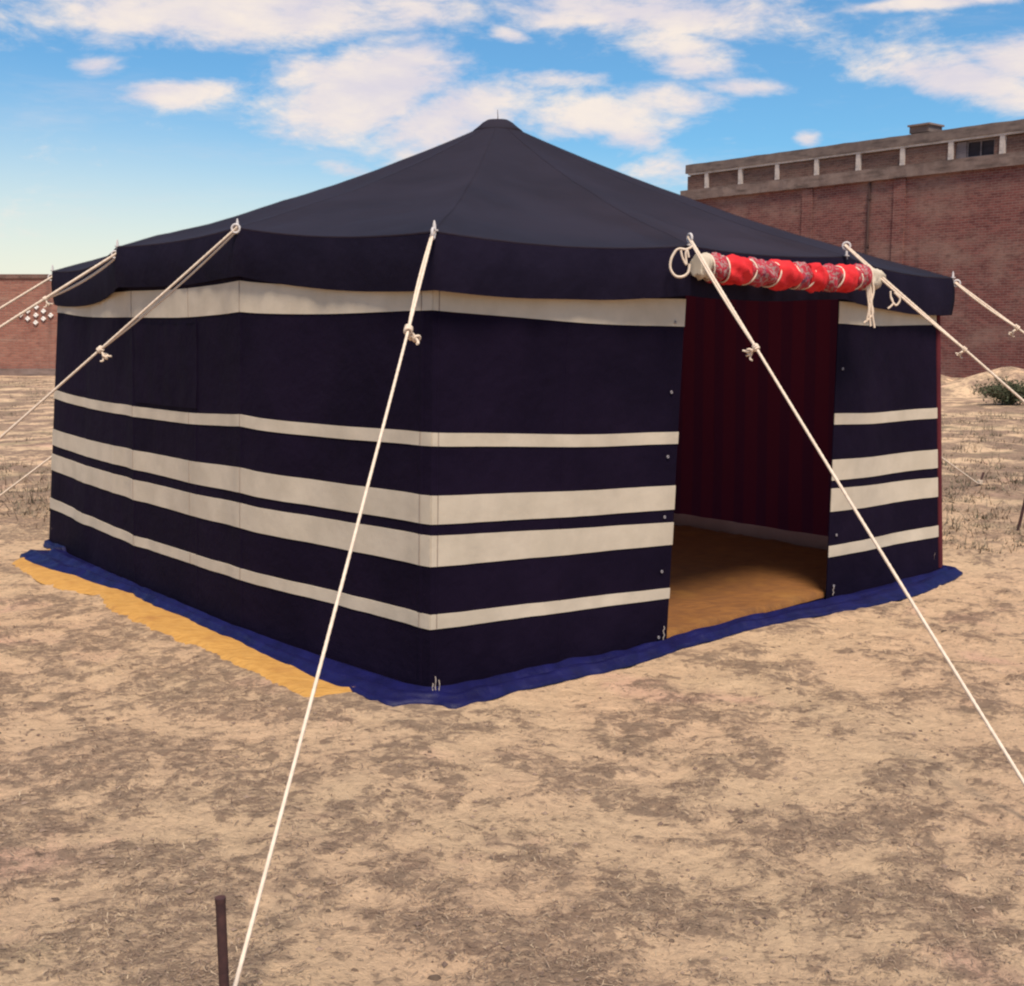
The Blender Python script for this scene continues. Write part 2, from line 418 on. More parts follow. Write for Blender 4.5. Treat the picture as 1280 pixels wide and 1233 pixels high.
# flatten the ground under and around the tent
def plan_poly(off):
    return [out_of(COL3[k][-1], off) for k in ORDER]
def dist_in(X, Y, poly):
    # signed distance like measure: min over edges of outward distance (convex outline)
    best = np.full(X.shape, -1e9)
    n = len(poly)
    for i in range(n):
        a, b = poly[i], poly[(i+1) % n]
        ex, ey = b.x - a.x, b.y - a.y; l = math.hypot(ex, ey)
        best = np.maximum(best, (ey*(X - a.x) - ex*(Y - a.y))/l)
    return best
sd_t = dist_in(GX, GY, plan_poly(0))
flat = np.clip((sd_t - .15)/.7, 0, 1); flat = flat*flat*(3 - 2*flat)
fl2 = np.clip((sd_t + .0)/.25, 0, 1)
far_lift = np.clip((np.hypot(GX, GY - 6) - 12)/30, 0, 1)*.25*(nfbm(GX*.12, GY*.12, 77, 3) - .5)
GZ = hh*flat + (fine + .010*MASK)*fl2 - .004 + far_lift + lean(GX)
def ground_z(x, y):
    j = min(max(np.searchsorted(xs, x) - 1, 0), len(xs)-2); i = min(max(np.searchsorted(ys, y) - 1, 0), len(ys)-2)
    u = (x - xs[j])/(xs[j+1] - xs[j]); v = (y - ys[i])/(ys[i+1] - ys[i])
    return float((GZ[i, j]*(1-u) + GZ[i, j+1]*u)*(1-v) + (GZ[i+1, j]*(1-u) + GZ[i+1, j+1]*u)*v)
def mk_ground():
    m, t, b = newmat('dry_ground')
    g = t.node('ShaderNodeTexCoord').outputs['Object']
    at = t.node('ShaderNodeAttribute', attribute_name='thatch').outputs['Fac']
    s = t.node('ShaderNodeSeparateXYZ'); t.l.new(g, s.inputs[0])
    far = t.smooth(s.outputs[1], 7, 13)
    n_hi = t.noise(g, 30, 8, .75)
    n_mid = t.noise(t.mapping(g, (1, 1.2, 1), (0, 0, .25)), 9.5, 9, .74, .7)
    n_lo = t.noise(g, .6, 4, .6)
    n_tuft = t.noise(t.mapping(g, (1, 1.0, 1)), 1.7, 10, .66)
    sc1 = t.noise(t.mapping(g, (1, 3.0, 1), (0, 0, .5)), 20, 3, .55, .5)
    sc2 = t.noise(t.mapping(g, (1, 3.0, 1), (0, 0, -.75)), 18, 3, .55, .5)
    scr = t.math('MAXIMUM', sc1, sc2)
    m_n = t.math('ADD', t.math('MULTIPLY', at, .62), t.math('MULTIPLY', t.math('SUBTRACT', n_mid, .5), 3.4))
    m_n = t.math('ADD', m_n, t.math('MULTIPLY', t.math('SUBTRACT', n_hi, .5), 2.4))
    m_n = t.math('ADD', m_n, t.math('MULTIPLY', t.math('SUBTRACT', scr, .58), 1.0))
    near_m = t.math('MULTIPLY', t.smooth(m_n, -.35, 1.15), .74)
    far_m = t.smooth(t.math('ADD', n_tuft, t.math('MULTIPLY', t.math('SUBTRACT', n_lo, .5), .5)), .40, .54)
    msk = t.node('ShaderNodeMix', data_type='FLOAT'); t.put(msk.inputs[0], far); t.put(msk.inputs[2], near_m); t.put(msk.inputs[3], far_m)
    mk = msk.outputs[0]
    sand = t.mix(t.smooth(n_lo, .38, .62), (.69, .480, .298), (.70, .465, .292))
    sand = t.mix(t.math('MULTIPLY', t.smooth(t.noise(g, 1.1, 4, .6), .56, .68), .65), sand, (.70, .405, .295))
    sand = t.mix(t.math('MULTIPLY', t.smooth(n_hi, .40, .7), .4), sand, (.52, .355, .23))
    th = t.mix(t.smooth(n_hi, .3, .7), (.165, .108, .082), (.38, .255, .18))
    th = t.mix(t.math('MULTIPLY', t.smooth(t.noise(g, 1.3, 5, .6), .56, .68), .7), th, (.145, .12, .075))
    c = t.mix(t.math('MULTIPLY', mk, .80), sand, th)
    # ragged flecks of dead stems, thicker inside the thatch
    n_f = t.noise(t.mapping(g, (1, 1.1, 1), (0, 0, .3)), 13, 7, .68, .4)
    n_g = t.noise(t.mapping(g, (1, 1.1, 1), (0, 0, -.2), (4, 2, 1)), 27, 5, .66, .3)
    drv = t.math('MULTIPLY', t.math('SUBTRACT', t.math('MULTIPLY', t.math('ADD', at, mk), .5), .36), .17)
    fl = t.math('MAXIMUM', t.smooth(t.math('ADD', n_f, drv), .525, .615), t.math('MULTIPLY', t.smooth(t.math('ADD', n_g, drv), .545, .63), .8))
    c = t.mix(t.math('MULTIPLY', fl, .70), c, t.mix(t.smooth(n_mid, .4, .6), (.17, .108, .080), (.22, .155, .11)))
    # small dark litter
    lit = t.smooth(t.noise(t.mapping(g, (1, 1.5, 1), (0, 0, .4)), 12, 6, .7), .63, .72)
    c = t.mix(t.math('MULTIPLY', lit, .75), c, (.085, .055, .043))
    grn = t.math('MULTIPLY', far, t.smooth(t.noise(t.mapping(g, (1, 1.2, 1)), .8, 9, .7), .52, .66))
    c = t.mix(t.math('MULTIPLY', grn, .6), c, (.16, .14, .085))
    t.put(b.inputs['Base Color'], c); b.inputs['Roughness'].default_value = .95; b.inputs['Specular IOR Level'].default_value = .1
    bp = t.node('ShaderNodeBump'); bp.inputs['Strength'].default_value = .9; bp.inputs['Distance'].default_value = .03
    t.put(bp.inputs['Height'], t.math('ADD', t.math('ADD', n_hi, t.math('MULTIPLY', n_mid, 1.2)), t.math('MULTIPLY', scr, .3))); t.put(b.inputs['Normal'], bp.outputs[0])
    return m
M['ground'] = mk_ground()
def mk_sheet():
    nx, ny = len(xs), len(ys)
    me = bpy.data.meshes.new('ground')
    co = np.stack([GX, GY, GZ], -1).reshape(-1, 3).astype(np.float32)
    idx = np.arange(nx*ny).reshape(ny, nx)
    q = np.stack([idx[:-1, :-1], idx[:-1, 1:], idx[1:, 1:], idx[1:, :-1]], -1).reshape(-1, 4)
    me.vertices.add(len(co)); me.vertices.foreach_set('co', co.ravel())
    me.loops.add(q.size); me.loops.foreach_set('vertex_index', q.ravel().astype(np.int32))
    me.polygons.add(len(q)); me.polygons.foreach_set('loop_start', np.arange(0, q.size, 4, dtype=np.int32))
    me.polygons.foreach_set('use_smooth', np.ones(len(q), dtype=bool))
    me.update(calc_edges=True)
    a = me.attributes.new('thatch', 'FLOAT', 'POINT'); a.data.foreach_set('value', MASK.ravel().astype(np.float32))
    me.materials.append(M['ground'])
    o = bpy.data.objects.new('ground', me); col.objects.link(o); o['kind'] = 'structure'
mk_sheet()

# ------------------------------------------------------------------ far brick building
def far_building():
    a = PY(1280, 160, 38.0); b = PY(858, 213, 48.6)
    d = Vector((b.x - a.x, b.y - a.y, 0)); d.normalize()
    # local x runs along the wall from its far corner towards the right, local -y faces the camera
    ang = math.atan2(-d.y, -d.x)
    root = thing('brick_building', 'long two storey red brick building with whitewashed parapet frame, far right behind the tent', 'building', (b.x, b.y, 0))
    root.rotation_euler.z = ang
    rm = Matrix.Rotation(-ang, 3, 'Z')
    def local(px, py):
        # intersect pixel ray with wall plane
        r = ray(px, py); n = Vector((d.y, -d.x, 0)); k = (Vector((b.x, b.y, CAM_H)) - Vector((0, 0, CAM_H))).dot(n)/r.dot(n)
        p = Vector((0, 0, CAM_H)) + r*k - Vector((b.x, b.y, 0))
        return rm @ p
    LEN = 26.0
    zt = (local(860, 208).z + local(1280, 147).z)/2; zr = (local(860, 219).z + local(1280, 160.5).z)/2
    zl = (local(860, 238).z + local(1280, 190.5).z)/2; zb = (local(860, 250).z + local(1280, 206.5).z)/2
    print('building z', zt, zr, zl, zb, 'len at 1280', local(1280, 300).x)
    def part(name, x0, x1, y0, y1, z0, z1, mat, par=root, bev=0):
        m = MB(); m.box(((x0+x1)/2, (y0+y1)/2, (z0+z1)/2), ((x1-x0)/2, (y1-y0)/2, (z1-z0)/2))
        me_o = m.build(name, mat, None, None, False); me_o.parent = par
        return me_o
    # main wall with slightly wavering face
    part('brick_wall', 0, LEN, 0, 9.0, -.3, zb, M['brick'])
    # ledge with ragged lower edge
    m = MB(); n = 120; top = []; bot = []
    rows = [[], [], [], []]
    for i in range(n+1):
        x = -.16 + (LEN + .16)*i/n; e = .02*mnoise.noise(Vector((x*1.7, 3, 0))); e2 = .03*mnoise.noise(Vector((x*2.3, 9, 0)))
        rows[0].append((x, .02, zb + .003 + 0)); rows[1].append((x, -.13 + e2, zb - .02 + e)); rows[2].append((x, -.15 + e2, zl + e2*.5)); rows[3].append((x, .24, zl + .01))
    m.grid(rows)
    ends = [[rows[k][0] for k in range(4)], [rows[k][-1] for k in range(4)]]
    m.add(ends[0], [(0, 1, 2, 3)]); m.add(ends[1], [(3, 2, 1, 0)])
    o = m.build('ledge', M['conc'], None, None, False); o.parent = root
    part('parapet_core', .0, LEN, .25, .45, zb + .01, zt - .01, M['brick_grey'])
    # coping: uneven top course
    m = MB(); rows = [[], [], [], []]
    for i in range(n+1):
        x = -.02 + (LEN + .02)*i/n; e = .018*mnoise.noise(Vector((x*1.3, 5, 0))) + .008*mnoise.noise(Vector((x*5, 2, 0)))
        rows[0].append((x, .20, zr + .0)); rows[1].append((x, -.04, zr + .0)); rows[2].append((x, -.03, zt + e)); rows[3].append((x, .5, zt + e))
    m.grid(rows); m.add([rows[k][0] for k in range(4)], [(0, 1, 2, 3)])
    o = m.build('coping', M['coping'], None, None, False); o.parent = root
    part('frame_rail', .1, LEN, -.01, .2, zr - .075, zr - .004, M['whitewash'])
    px_posts = [883, 925, 971, 1020, 1072, 1127, 1187, 1251]
    xp = [local(p, 210).x for p in px_posts]
    step = (xp[-1] - xp[0])/(len(xp)-1)
    while xp[-1] < LEN - step: xp.append(xp[-1] + step)
    post = None
    for x in xp:
        if post is None:
            post = part('frame_post', -.085, .085, .0, .2, zl + .012, zr - .077, M['whitewash']); post.location.x = x
        else:
            c = post.copy(); col.objects.link(c); c.parent = root; c.location.x = x
    edges = [0.02] + xp
    wx0, wx1 = local(1206, 180).x, local(1241, 180).x
    for i in range(len(edges)-1):
        x0, x1 = edges[i] + (.087 if i else 0), edges[i+1] - .087
        if x0 < wx0 < x1:
            part('brick_panel', x0, wx0 - .36, .07, .24, zl + .012, zr - .103, M['brick_grey'])
            part('brick_panel', wx1 + .02, x1, .07, .24, zl + .012, zr - .103, M['brick_grey'])
            w = part('window', wx0, wx1, .20, .245, zl + .06, zr - .14, M['dark'])
            f = .05
            m = MB()
            zc, xc = (zl + zr - .08)/2, (wx0 + wx1)/2
            for (cx, cz, hx, hz_) in ((xc, zl + .035, (wx1-wx0)/2, .022), (xc, zr - .125, (wx1-wx0)/2, .02), (wx0 + .02, zc, .02, (zr-zl)/2 - .08), (xc, zc, .018, (zr-zl)/2 - .09), (wx1 - .02, zc, .02, (zr-zl)/2 - .08)):
                m.box((cx, .17, cz), (hx, .02, hz_))
            o = m.build('frame', M['shutter'], None, None, False); o.parent = w
            part('shutter', wx0 - .355, wx0 - .01, .12, .17, zl + .014, zr - .108, M['shutter'])
        else:
            part('brick_panel', x0, x1, .06 + .02*((i*7) % 3), .24, zl + .012, zr - .103, M['brick_grey'])
    bx = local(1137, 160).x, local(1161, 160).x
    rb = part('roof_block', bx[0], bx[1], -.0, .8, zt + .03, zt + .24, M['coping'])
    part('block_cap', bx[0] - .05, bx[1] + .05, -.06, .86, zt + .243, zt + .30, M['conc'], rb)
    x = local(1087, 250).x
    m = MB(); m.tube([(x, -.045, zb - .06 - i*(zb - 1.0)/20) for i in range(21)], .04, 8)
    o = m.build('drain_pipe', M['pipe'], None, None, True); o.parent = root
    for z in (zb - .6, zb - 2.2, zb - 3.8):
        m = MB(); m.box((x, -.04, z), (.06, .05, .03)); q = m.build('pipe_bracket', M['pipe'], None, None, False); q.parent = o
    for px in (1125, 1010):
        x = local(px, 250).x
        part('brick_pier', x - .22, x + .22, -.06, .02, -.2, zb - .05, M['brick'])
far_building()

# ------------------------------------------------------------------ boundary wall on the left
def boundary_wall():
    Yw = 40.0
    tl = PY(0, 343, Yw); zt = tl.z; zb = PY(0, 461, Yw).z
    root = thing('boundary_wall', 'low red brick boundary wall with a diamond of white vents, far left behind the tent', 'wall', (-16, Yw, 0))
    x0, x1 = -34.0, -7.0
    def part(name, a, b, c, d, e, f, mat):
        m = MB(); m.box(((a+b)/2, (c+d)/2, (e+f)/2), ((b-a)/2, (d-c)/2, (f-e)/2)); return m.build(name, mat, root, None, False)
    part('brick_wall', x0, x1, Yw, Yw + .25, -.4, zt - .14, M['brick_b'])
    part('coping', x0 - .02, x1 + .02, Yw - .04, Yw + .29, zt - .138, zt, M['brick_grey'])
    part('plinth', x0 - .02, x1 + .02, Yw - .16, Yw - .003, -.4, zb, M['conc'])
    dots = [(45.7,384.2),(35,389.3),(54.7,389.3),(26,394),(45.3,394.2),(63.8,394.5),(35,398.6),(54.7,398.8),(45,403.6)]
    src = None
    for (px, py) in dots:
        p = PY(px, py, Yw)
        if src is None:
            m = MB(); o0 = p
            rot = Matrix.Rotation(R(45), 3, 'Y')
            m.box(p + Vector((0, -.02, 0)), (.060, .03, .060), rot)
            m.torus(p + Vector((0, -.05, 0)), (0, 1, 0), .045, .012, 12, 6)
            src = m.build('vent_tile', M['vent'], root, None, False); continue
        c = src.copy(); col.objects.link(c); c.parent = root; c.location = p - o0
boundary_wall()

# ------------------------------------------------------------------ earth heaps near the far building
def heap(x, y, rx, ry, h, seed):
    m = MB(); n, k = 40, 12; rows = []
    for i in range(k+1):
        t = i/k; row = []
        for j in range(n):
            a = 2*math.pi*j/n; w = 1 + .25*mnoise.noise(Vector((math.cos(a)*1.3 + seed, math.sin(a)*1.3, t)))
            px, py = x + rx*t*w*math.cos(a), y + ry*t*w*math.sin(a)
            z = h*(1 - t)**1.2*(1 + .5*t) + .10*h*fbm((px*1.8, py*1.8, seed)) * (1 - t) - .12*t
            row.append((px, py, z))
        rows.append(row)
    m.grid(rows, True)
    o = m.build('earth_heap', M['ground'], None, None, True); o['kind'] = 'structure'
heap(12.0, 29.0, 2.6, 2.0, .62, 1.0); heap(16.5, 30.5, 3.2, 2.0, .75, 4.0); heap(9.5, 36.0, 4.5, 2.2, .8, 8.0); heap(-19.5, 37.5, 4.5, 1.8, .35, 12.0)

# ------------------------------------------------------------------ sheets under the tent
def outline_world(pts_px): return [GL(x, y) for x, y in pts_px]
tarp_front = outline_world([(28,699),(95,722),(165,743),(230,772),(300,803),(370,838),(440,868),(488,884),(530,880),(548,882),(566,888),(650,863),(720,848),(800,829),(856,810),(930,789),(1000,774),(1112,753),(1168,736),(1182,729)])
def ang_of(p): return math.atan2(p.y - CEN.y, p.x - CEN.x)
# hidden back edge: follow the wall outline a hand's breadth out
def wall_radius(a):
    dx, dy = math.cos(a), math.sin(a); best = 1e9; poly = [COL3[k][-1] for k in ORDER]
    for i in range(len(poly)):
        p, q = poly[i], poly[(i+1) % len(poly)]
        ex, ey = q.x - p.x, q.y - p.y; den = dx*ey - dy*ex
        if abs(den) < 1e-9: continue
        t = ((p.x - CEN.x)*ey - (p.y - CEN.y)*ex)/den; u = ((p.x - CEN.x)*dy - (p.y - CEN.y)*dx)/den
        if t > 0 and -1e-6 <= u <= 1 + 1e-6: best = min(best, t)
    return best
fa = sorted([(ang_of(p), math.hypot(p.x - CEN.x, p.y - CEN.y)) for p in tarp_front])
def tarp_radius(a):
    w = wall_radius(a)
    lo, hi = fa[0][0], fa[-1][0]
    if a < lo or a > hi:
        f = min(abs(a - lo), abs(a - hi)); e = fa[0] if abs(a - lo) < abs(a - hi) else fa[-1]
        k = min(1, f/.22); k = k*k*(3 - 2*k); r0 = max(e[1]*(.985 if False else 1), w + .05)
        return (w + (max(e[1] - wall_radius(e[0]), .06))*(1 - k) + .05*k) + .015*k*mnoise.noise(Vector((a*4, 1, 0)))
    r = np.interp(a, [f[0] for f in fa], [f[1] for f in fa]); return max(r, w + .05) + .012*mnoise.noise(Vector((a*30, 4, 0)))
def tarp():
    m = MB(); NA = 720; prof = []
    rows = []
    ks = [0, .5, .9, .97, 1.0]                       # fractions of wall radius (under the floor)
    os_ = [.10, .22, .34, .46, .58, .70, .80, .90, 1.0, 1.02]
    for k in ks: rows.append([(CEN.x + math.cos(2*math.pi*i/NA - math.pi)*wall_radius(2*math.pi*i/NA - math.pi)*k, CEN.y + math.sin(2*math.pi*i/NA - math.pi)*wall_radius(2*math.pi*i/NA - math.pi)*k, .014) for i in range(NA)])
    rows = [[(p[0], p[1], .012 + float(lean(p[0]))) for p in r_] for r_ in rows]
    for j, o_ in enumerate(os_):
        row = []
        for i in range(NA):
            a = 2*math.pi*i/NA - math.pi; w = wall_radius(a); r = tarp_radius(a); rr = w + (r - w)*o_
            s = a*w
            x, y = CEN.x + math.cos(a)*rr, CEN.y + math.sin(a)*rr
            fold = .020*math.exp(-((o_ - .32 - .12*mnoise.noise(Vector((s*1.5, 3, 1))))/.10)**2) + .016*math.exp(-((o_ - .72 - .12*mnoise.noise(Vector((s*1.3, 8, 1))))/.10)**2)
            fold *= 1.0 + 1.3*(mnoise.noise(Vector((s*1.1, 5, j*.2)))*.5 + .5)
            z = .018 + fold + .012*mnoise.noise(Vector((s*6, o_*5, 0)))
            if o_ >= 1.0: z = (.014 if o_ == 1.0 else .0)
            z += float(lean(x)) + max(0, ground_z(x, y) - float(lean(x)))*o_
            row.append((x, y, z))
        rows.append(row)
    m.grid(rows, True)
    o = m.build('blue_tarpaulin', M['tarp'], None, (CEN.x, CEN.y, 0), True)
    tag(o, 'crumpled blue plastic tarpaulin spread under the black tent, its edge showing all round', 'tarpaulin')
tarp()
def yellow_mat():
    px_out = [(13,706),(30,716),(52,729),(86,740),(108,742),(125,748),(132,758),(142,768),(160,774),(182,784),(208,797),(234,806),(252,812),(272,823),(295,834),(317,843),(348,858),(380,875),(398,876),(420,872),(444,869)]
    out = outline_world(px_out)
    inn = [COL3['L'][-1].lerp(CEN, .06) if False else None]
    m = MB(); NS = 160; NT_ = 10; rows = []
    ox = np.interp(np.linspace(0, 1, NS), np.linspace(0, 1, len(out)), [p.x for p in out]); oy = np.interp(np.linspace(0, 1, NS), np.linspace(0, 1, len(out)), [p.y for p in out])
    Lc = [COL3[k][-1] for k in ('L', 'B', 'A', 'C')]
    nrm = Vector((CEN.x, CEN.y, 0))
    i0 = G(45, 690) ; 
    for t in range(NT_+1):
        row = []; u = t/NT_
        for i in range(NS):
            s = i/(NS-1)
            p = Vector((ox[i], oy[i], 0)); k = s*2.72
            a = Lc[int(min(k, 2))].lerp(Lc[int(min(k, 2))+1], k - int(min(k, 2)))
            q = a.lerp(CEN, .02); q.z = 0
            x = p.lerp(q, u); jag = .006*mnoise.noise(Vector((s*60, 2, 0)))*(1-u)
            x = x + Vector((jag, jag, 0))
            z = max(0, ground_z(x.x, x.y))*(1-u)**.5 + .008 + .012*(mnoise.noise(Vector((x.x*7, x.y*7, 0)))*.5+.5)*(1-u)*min(1, 8*u)
            if t == 0: z -= .012
            row.append((x.x, x.y, min(z, .006 if u > .55 else 1)))
        rows.append(row)
    m.grid(rows)
    o = m.build('yellow_sheet', M['yellow'], None, (Lc[1].x, Lc[1].y, 0), True)
    tag(o, 'yellow woven plastic sheet sticking out from under the blue tarpaulin along the left wall', 'sheet')
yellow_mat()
def floor_mat():
    m = MB(); poly = [COL3[k][-1] for k in ORDER]; rows = []
    NA = 240
    for k in (0.02, .2, .4, .6, .8, .94, .985, .99):
        row = []
        for i in range(NA):
            a = 2*math.pi*i/NA - math.pi; w = wall_radius(a)
            kk = k*(1 - .012*abs(mnoise.noise(Vector((a*14, 0, 2))))) if k > .9 else k
            x, y = CEN.x + math.cos(a)*w*kk, CEN.y + math.sin(a)*w*kk
            z = .050 + .010*mnoise.noise(Vector((x*3, y*3, 0))) + (.02*mnoise.noise(Vector((x*9, y*9, 3))) if .9 < k < .987 else 0)
            if k == .99: z = .02
            z += float(lean(x))
            row.append((x, y, z))
        rows.append(row)
    m.grid(rows, True); m.add(rows[0], [tuple(range(NA))])
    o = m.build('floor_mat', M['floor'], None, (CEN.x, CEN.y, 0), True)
    tag(o, 'worn golden brown straw mat covering the floor inside the tent doorway', 'mat')
floor_mat()

# ------------------------------------------------------------------ the tent
tent = thing('bedouin_tent', 'black Bedouin tent with cream stripes, peaked roof and rolled red door curtain', 'tent', (CEN.x, CEN.y, 0))
def level(c, t):                    # t in row units: 0 top under the valance ... 10 ground, -1 = eave
    pts = COL3[c]
    if t <= 0:
        e = pts[0].copy(); e.z = pts[0].z + (EAVE[c].z - .02 - pts[0].z)*(-t); return e
    i = min(int(t), len(pts)-2); return pts[i].lerp(pts[i+1], t - i)
def wall_pt(cols, s, t, off=0.0):
    k = s*(len(cols)-1); i = min(int(k), len(cols)-2); f = k - i
    a, b = level(cols[i], t), level(cols[i+1], t); p = a.lerp(b, f)
    d = b - a; d.z = 0; n = Vector((d.y, -d.x, 0)).normalized()
    if n.dot(Vector((p.x - CEN.x, p.y - CEN.y, 0))) < 0: n = -n
    along = p.dot(d.normalized())
    edge = min(1, 9*min(f, 1 - f))
    hgt = max(0, min(1, (p.z - .01)/.25))
    w = .024*mnoise.noise(Vector((along*2.3, p.z*.7, i*3.1))) + .007*mnoise.noise(Vector((along*8, p.z*1.3, i*1.7 + 9)))
    dr = .012*math.sin(p.z*1.6)*math.sin(math.pi*f)
    q = p + n*((w - dr)*edge*hgt + off)
    # cloth sags a little between its fixings
    q.z += (.010*edge*mnoise.noise(Vector((along*1.4, 3.3, i))) - .012*math.sin(math.pi*f))*min(1, max(0, p.z - .15))
    return q
def panel(cols, ns, label=None, seam_at=(), stripes=True, part='wall_panel', inside=False):
    m = MB(); rows = []; ts = [-1, -.66, -.33]
    for i in range(10):
        for j in range(3 if i in (1, 9) else 2): ts.append(i + j/(3 if i in (1, 9) else 2))
    ts.append(10)
    ss = [i/ns for i in range(ns+1)]
    for t in ts: rows.append([wall_pt(cols, s, t) for s in ss])
    m.grid(rows)
    rb = [[wall_pt(cols, s, t, -.006) for s in ss] for t in ts]
    m.grid([r_[::-1] for r_ in rb])
    for a, b in ((0, 0), (-1, -1)): m.grid([[r_[a] for r_ in rows], [r_[b] for r_ in rb]])
    w = m.build(part, M['wall'], tent)
    if label: w['label'] = label
    if stripes:
        for (t0, t1) in ((0, 1), (2, 3), (4, 5), (6, 7), (8, 9)):
            m = MB(); n4 = 4
            tt = [t0 + (t1 - t0)*j/n4 for j in range(n4+1)]
            rr = [[wall_pt(cols, s, t, .0035) for s in ss] for t in tt]
            m.grid(rr)
            m.grid([[wall_pt(cols, s, t0, -.001) for s in ss], rr[0]]); m.grid([rr[-1], [wall_pt(cols, s, t1, -.001) for s in ss]])
            for e in (0, -1):
                m.add([wall_pt(cols, e*-1.0, t0, .004), wall_pt(cols, e*-1.0, t1, .004), wall_pt(cols, e*-1.0, t1, -.001), wall_pt(cols, e*-1.0, t0, -.001)], [(0, 1, 2, 3)])
            m.build('stripe', M['white'], w, parent_origin(tent))
    for s in seam_at:
        m = MB(); rr = []
        for ds, of in ((-.004, .0005), (-.003, .0026), (.003, .0026), (.004, .0005)):
            rr.append([wall_pt(cols, min(1, max(0, s + ds)), t, of) for t in ts])
        m.grid(rr); m.build('seam', M['wall'], w, parent_origin(tent))
    return w
left = panel(['L', 'B', 'A', 'C'], 96, None, (1/3, .54, 2/3, .985))
front = panel(['C', 'D'], 48, None, (.02, .5))
right = panel(['E', 'R'], 24)
# closed window flap sewn on the upper left wall
mf = MB(); cl_ = ['L', 'B', 'A', 'C']; ss_ = [.345 + .20*i/20 for i in range(21)]; tt_ = [1.07 + .88*i/10 for i in range(11)]
mf.grid([[wall_pt(cl_, s, t, .007 + .006*mnoise.noise(Vector((s*40, t*3, 2)))) for s in ss_] for t in tt_])
for s_e in (ss_[0], ss_[-1]): mf.grid([[wall_pt(cl_, s_e, t, .007) for t in tt_], [wall_pt(cl_, s_e, t, -.001) for t in tt_]])
for t_e in (tt_[0], tt_[-1]): mf.grid([[wall_pt(cl_, s, t_e, .007) for s in ss_], [wall_pt(cl_, s, t_e, -.001) for s in ss_]])
mf.build('window_flap', M['wall'], left, parent_origin(tent))
panel(['R', 'RK', 'K'], 40); panel(['K', 'KL', 'L'], 40)
# stitched vertical joins across the cream bands beside the near corner and posts
def stitch(cols, s, par):
    m = MB()
    for (t0, t1) in ((0, 1), (2, 3), (4, 5), (6, 7), (8, 9)):
        m.tube([wall_pt(cols, s, t0 + (t1 - t0)*j/6, .0048) for j in range(7)], .0022, 6)
    m.build('stitching', M['stitch'], par, parent_origin(tent))['kind'] = 'stuff'
M['stitch'] = cloth('brown_thread', (.24, .19, .16), (.3, .24, .2))
stitch(['L', 'B', 'A', 'C'], .985, left); stitch(['C', 'D'], .02, front); stitch(['L', 'B', 'A', 'C'], 1/3, left); stitch(['L', 'B', 'A', 'C'], 2/3, left); stitch(['L', 'B', 'A', 'C'], .52, left)
# red lining inside every wall
def lining(cols, ns, s0=0.0):
    m = MB(); rows = []
    for t in [-1, -.5] + list(range(0, 10)) + [9.6]:
        row = []
        for i in range(ns+1):
            p = wall_pt(cols, s0 + (1 - s0)*i/ns, t, -.03)
            p = p + (Vector((CEN.x, CEN.y, p.z)) - p).normalized()*(.006 + .018*(mnoise.noise(Vector((i*.35, t*.15, 1)))*.5 + .5))
            row.append(p)
        rows.append(row)
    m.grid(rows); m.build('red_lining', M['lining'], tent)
    m = MB(); rows = []
    for z, o_ in ((.035, -.05), (.05, -.058), (.13, -.055), (.14, -.045)):
        rows.append([Vector((q.x, q.y, z + float(lean(q.x)))) for q in [wall_pt(cols, s0 + (1 - s0)*i/ns, 9.8, o_) for i in range(ns+1)]])
    m.grid(rows); m.build('lining_hem', M['hem'], tent)
M['hem'] = cloth('grey_hem_cloth', (.30, .21, .18), (.38, .28, .24))
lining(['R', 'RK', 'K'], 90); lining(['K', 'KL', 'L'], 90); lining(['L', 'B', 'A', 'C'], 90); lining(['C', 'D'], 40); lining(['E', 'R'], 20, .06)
# red binding down the far right corner
m = MB()
m.tube([level("R", t) + Vector((.018, .03, 0)) for t in (-.6, 0, 1, 2, 3, 4, 5, 6, 7, 8, 9, 9.9)], .021, 8)
m.build('corner_binding', M['binding'] if 'binding' in M else cloth('dark_red_binding', (.075, .010, .016), (.105, .014, .019)), tent)

# roof
EV = []        # dense eave line with weights
NSEG = 24
for i, k in enumerate(ORDER):
    a, b = EAVE[k], EAVE[ORDER[(i+1) % len(ORDER)]]; key = (k, ORDER[(i+1) % len(ORDER)])
    dr = DROOP.get(key, .04)
    for j in range(NSEG):
        f = j/NSEG; p = a.lerp(b, f); sg = 4*f*(1-f)
        sc_ = .030*sg
        v = Vector((CEN.x - p.x, CEN.y - p.y, 0)).normalized()
        EV.append((p + v*sc_ - Vector((0, 0, dr*sg)), i + f))
def hip(u):     # 1 at a pole, 0 mid-span
    f = u - math.floor(u); return .5 + .5*math.cos(2*math.pi*f)
RIN = .135
def roof_pt(ev, u, t, up=0.0):
    h = Vector((ev.x - PEAK.x, ev.y - PEAK.y, 0)); L_ = h.length; d = h/L_
    r = RIN + (L_ - RIN)*(1 - t)
    g = .70*t + .30*t*t
    z = ev.z + (PEAK.z - ev.z)*g
    z += (hip(u) - .4)*.022*math.sin(math.pi*min(1, t*1.05))*(1 - t*.5)
    f_ = u - math.floor(u); dp = min(f_, 1 - f_)
    z += .010*math.cos(dp*38)*math.exp(-(dp/.16)**2)*math.exp(-((t - .10)/.12)**2)
    z += .018*fbm((d.x*r*2.2, d.y*r*2.2, 1.0))*min(1, 6*t)*(1 - t)
    return Vector((PEAK.x + d.x*r, PEAK.y + d.y*r, z + up))
m = MB(); rows = []
NT_R = 30
for k in range(NT_R+1):
    t = k/NT_R
    rows.append([roof_pt(p, u, t) for p, u in EV])
m.grid(rows, True)
roof = m.build('roof', M['roof'], tent)
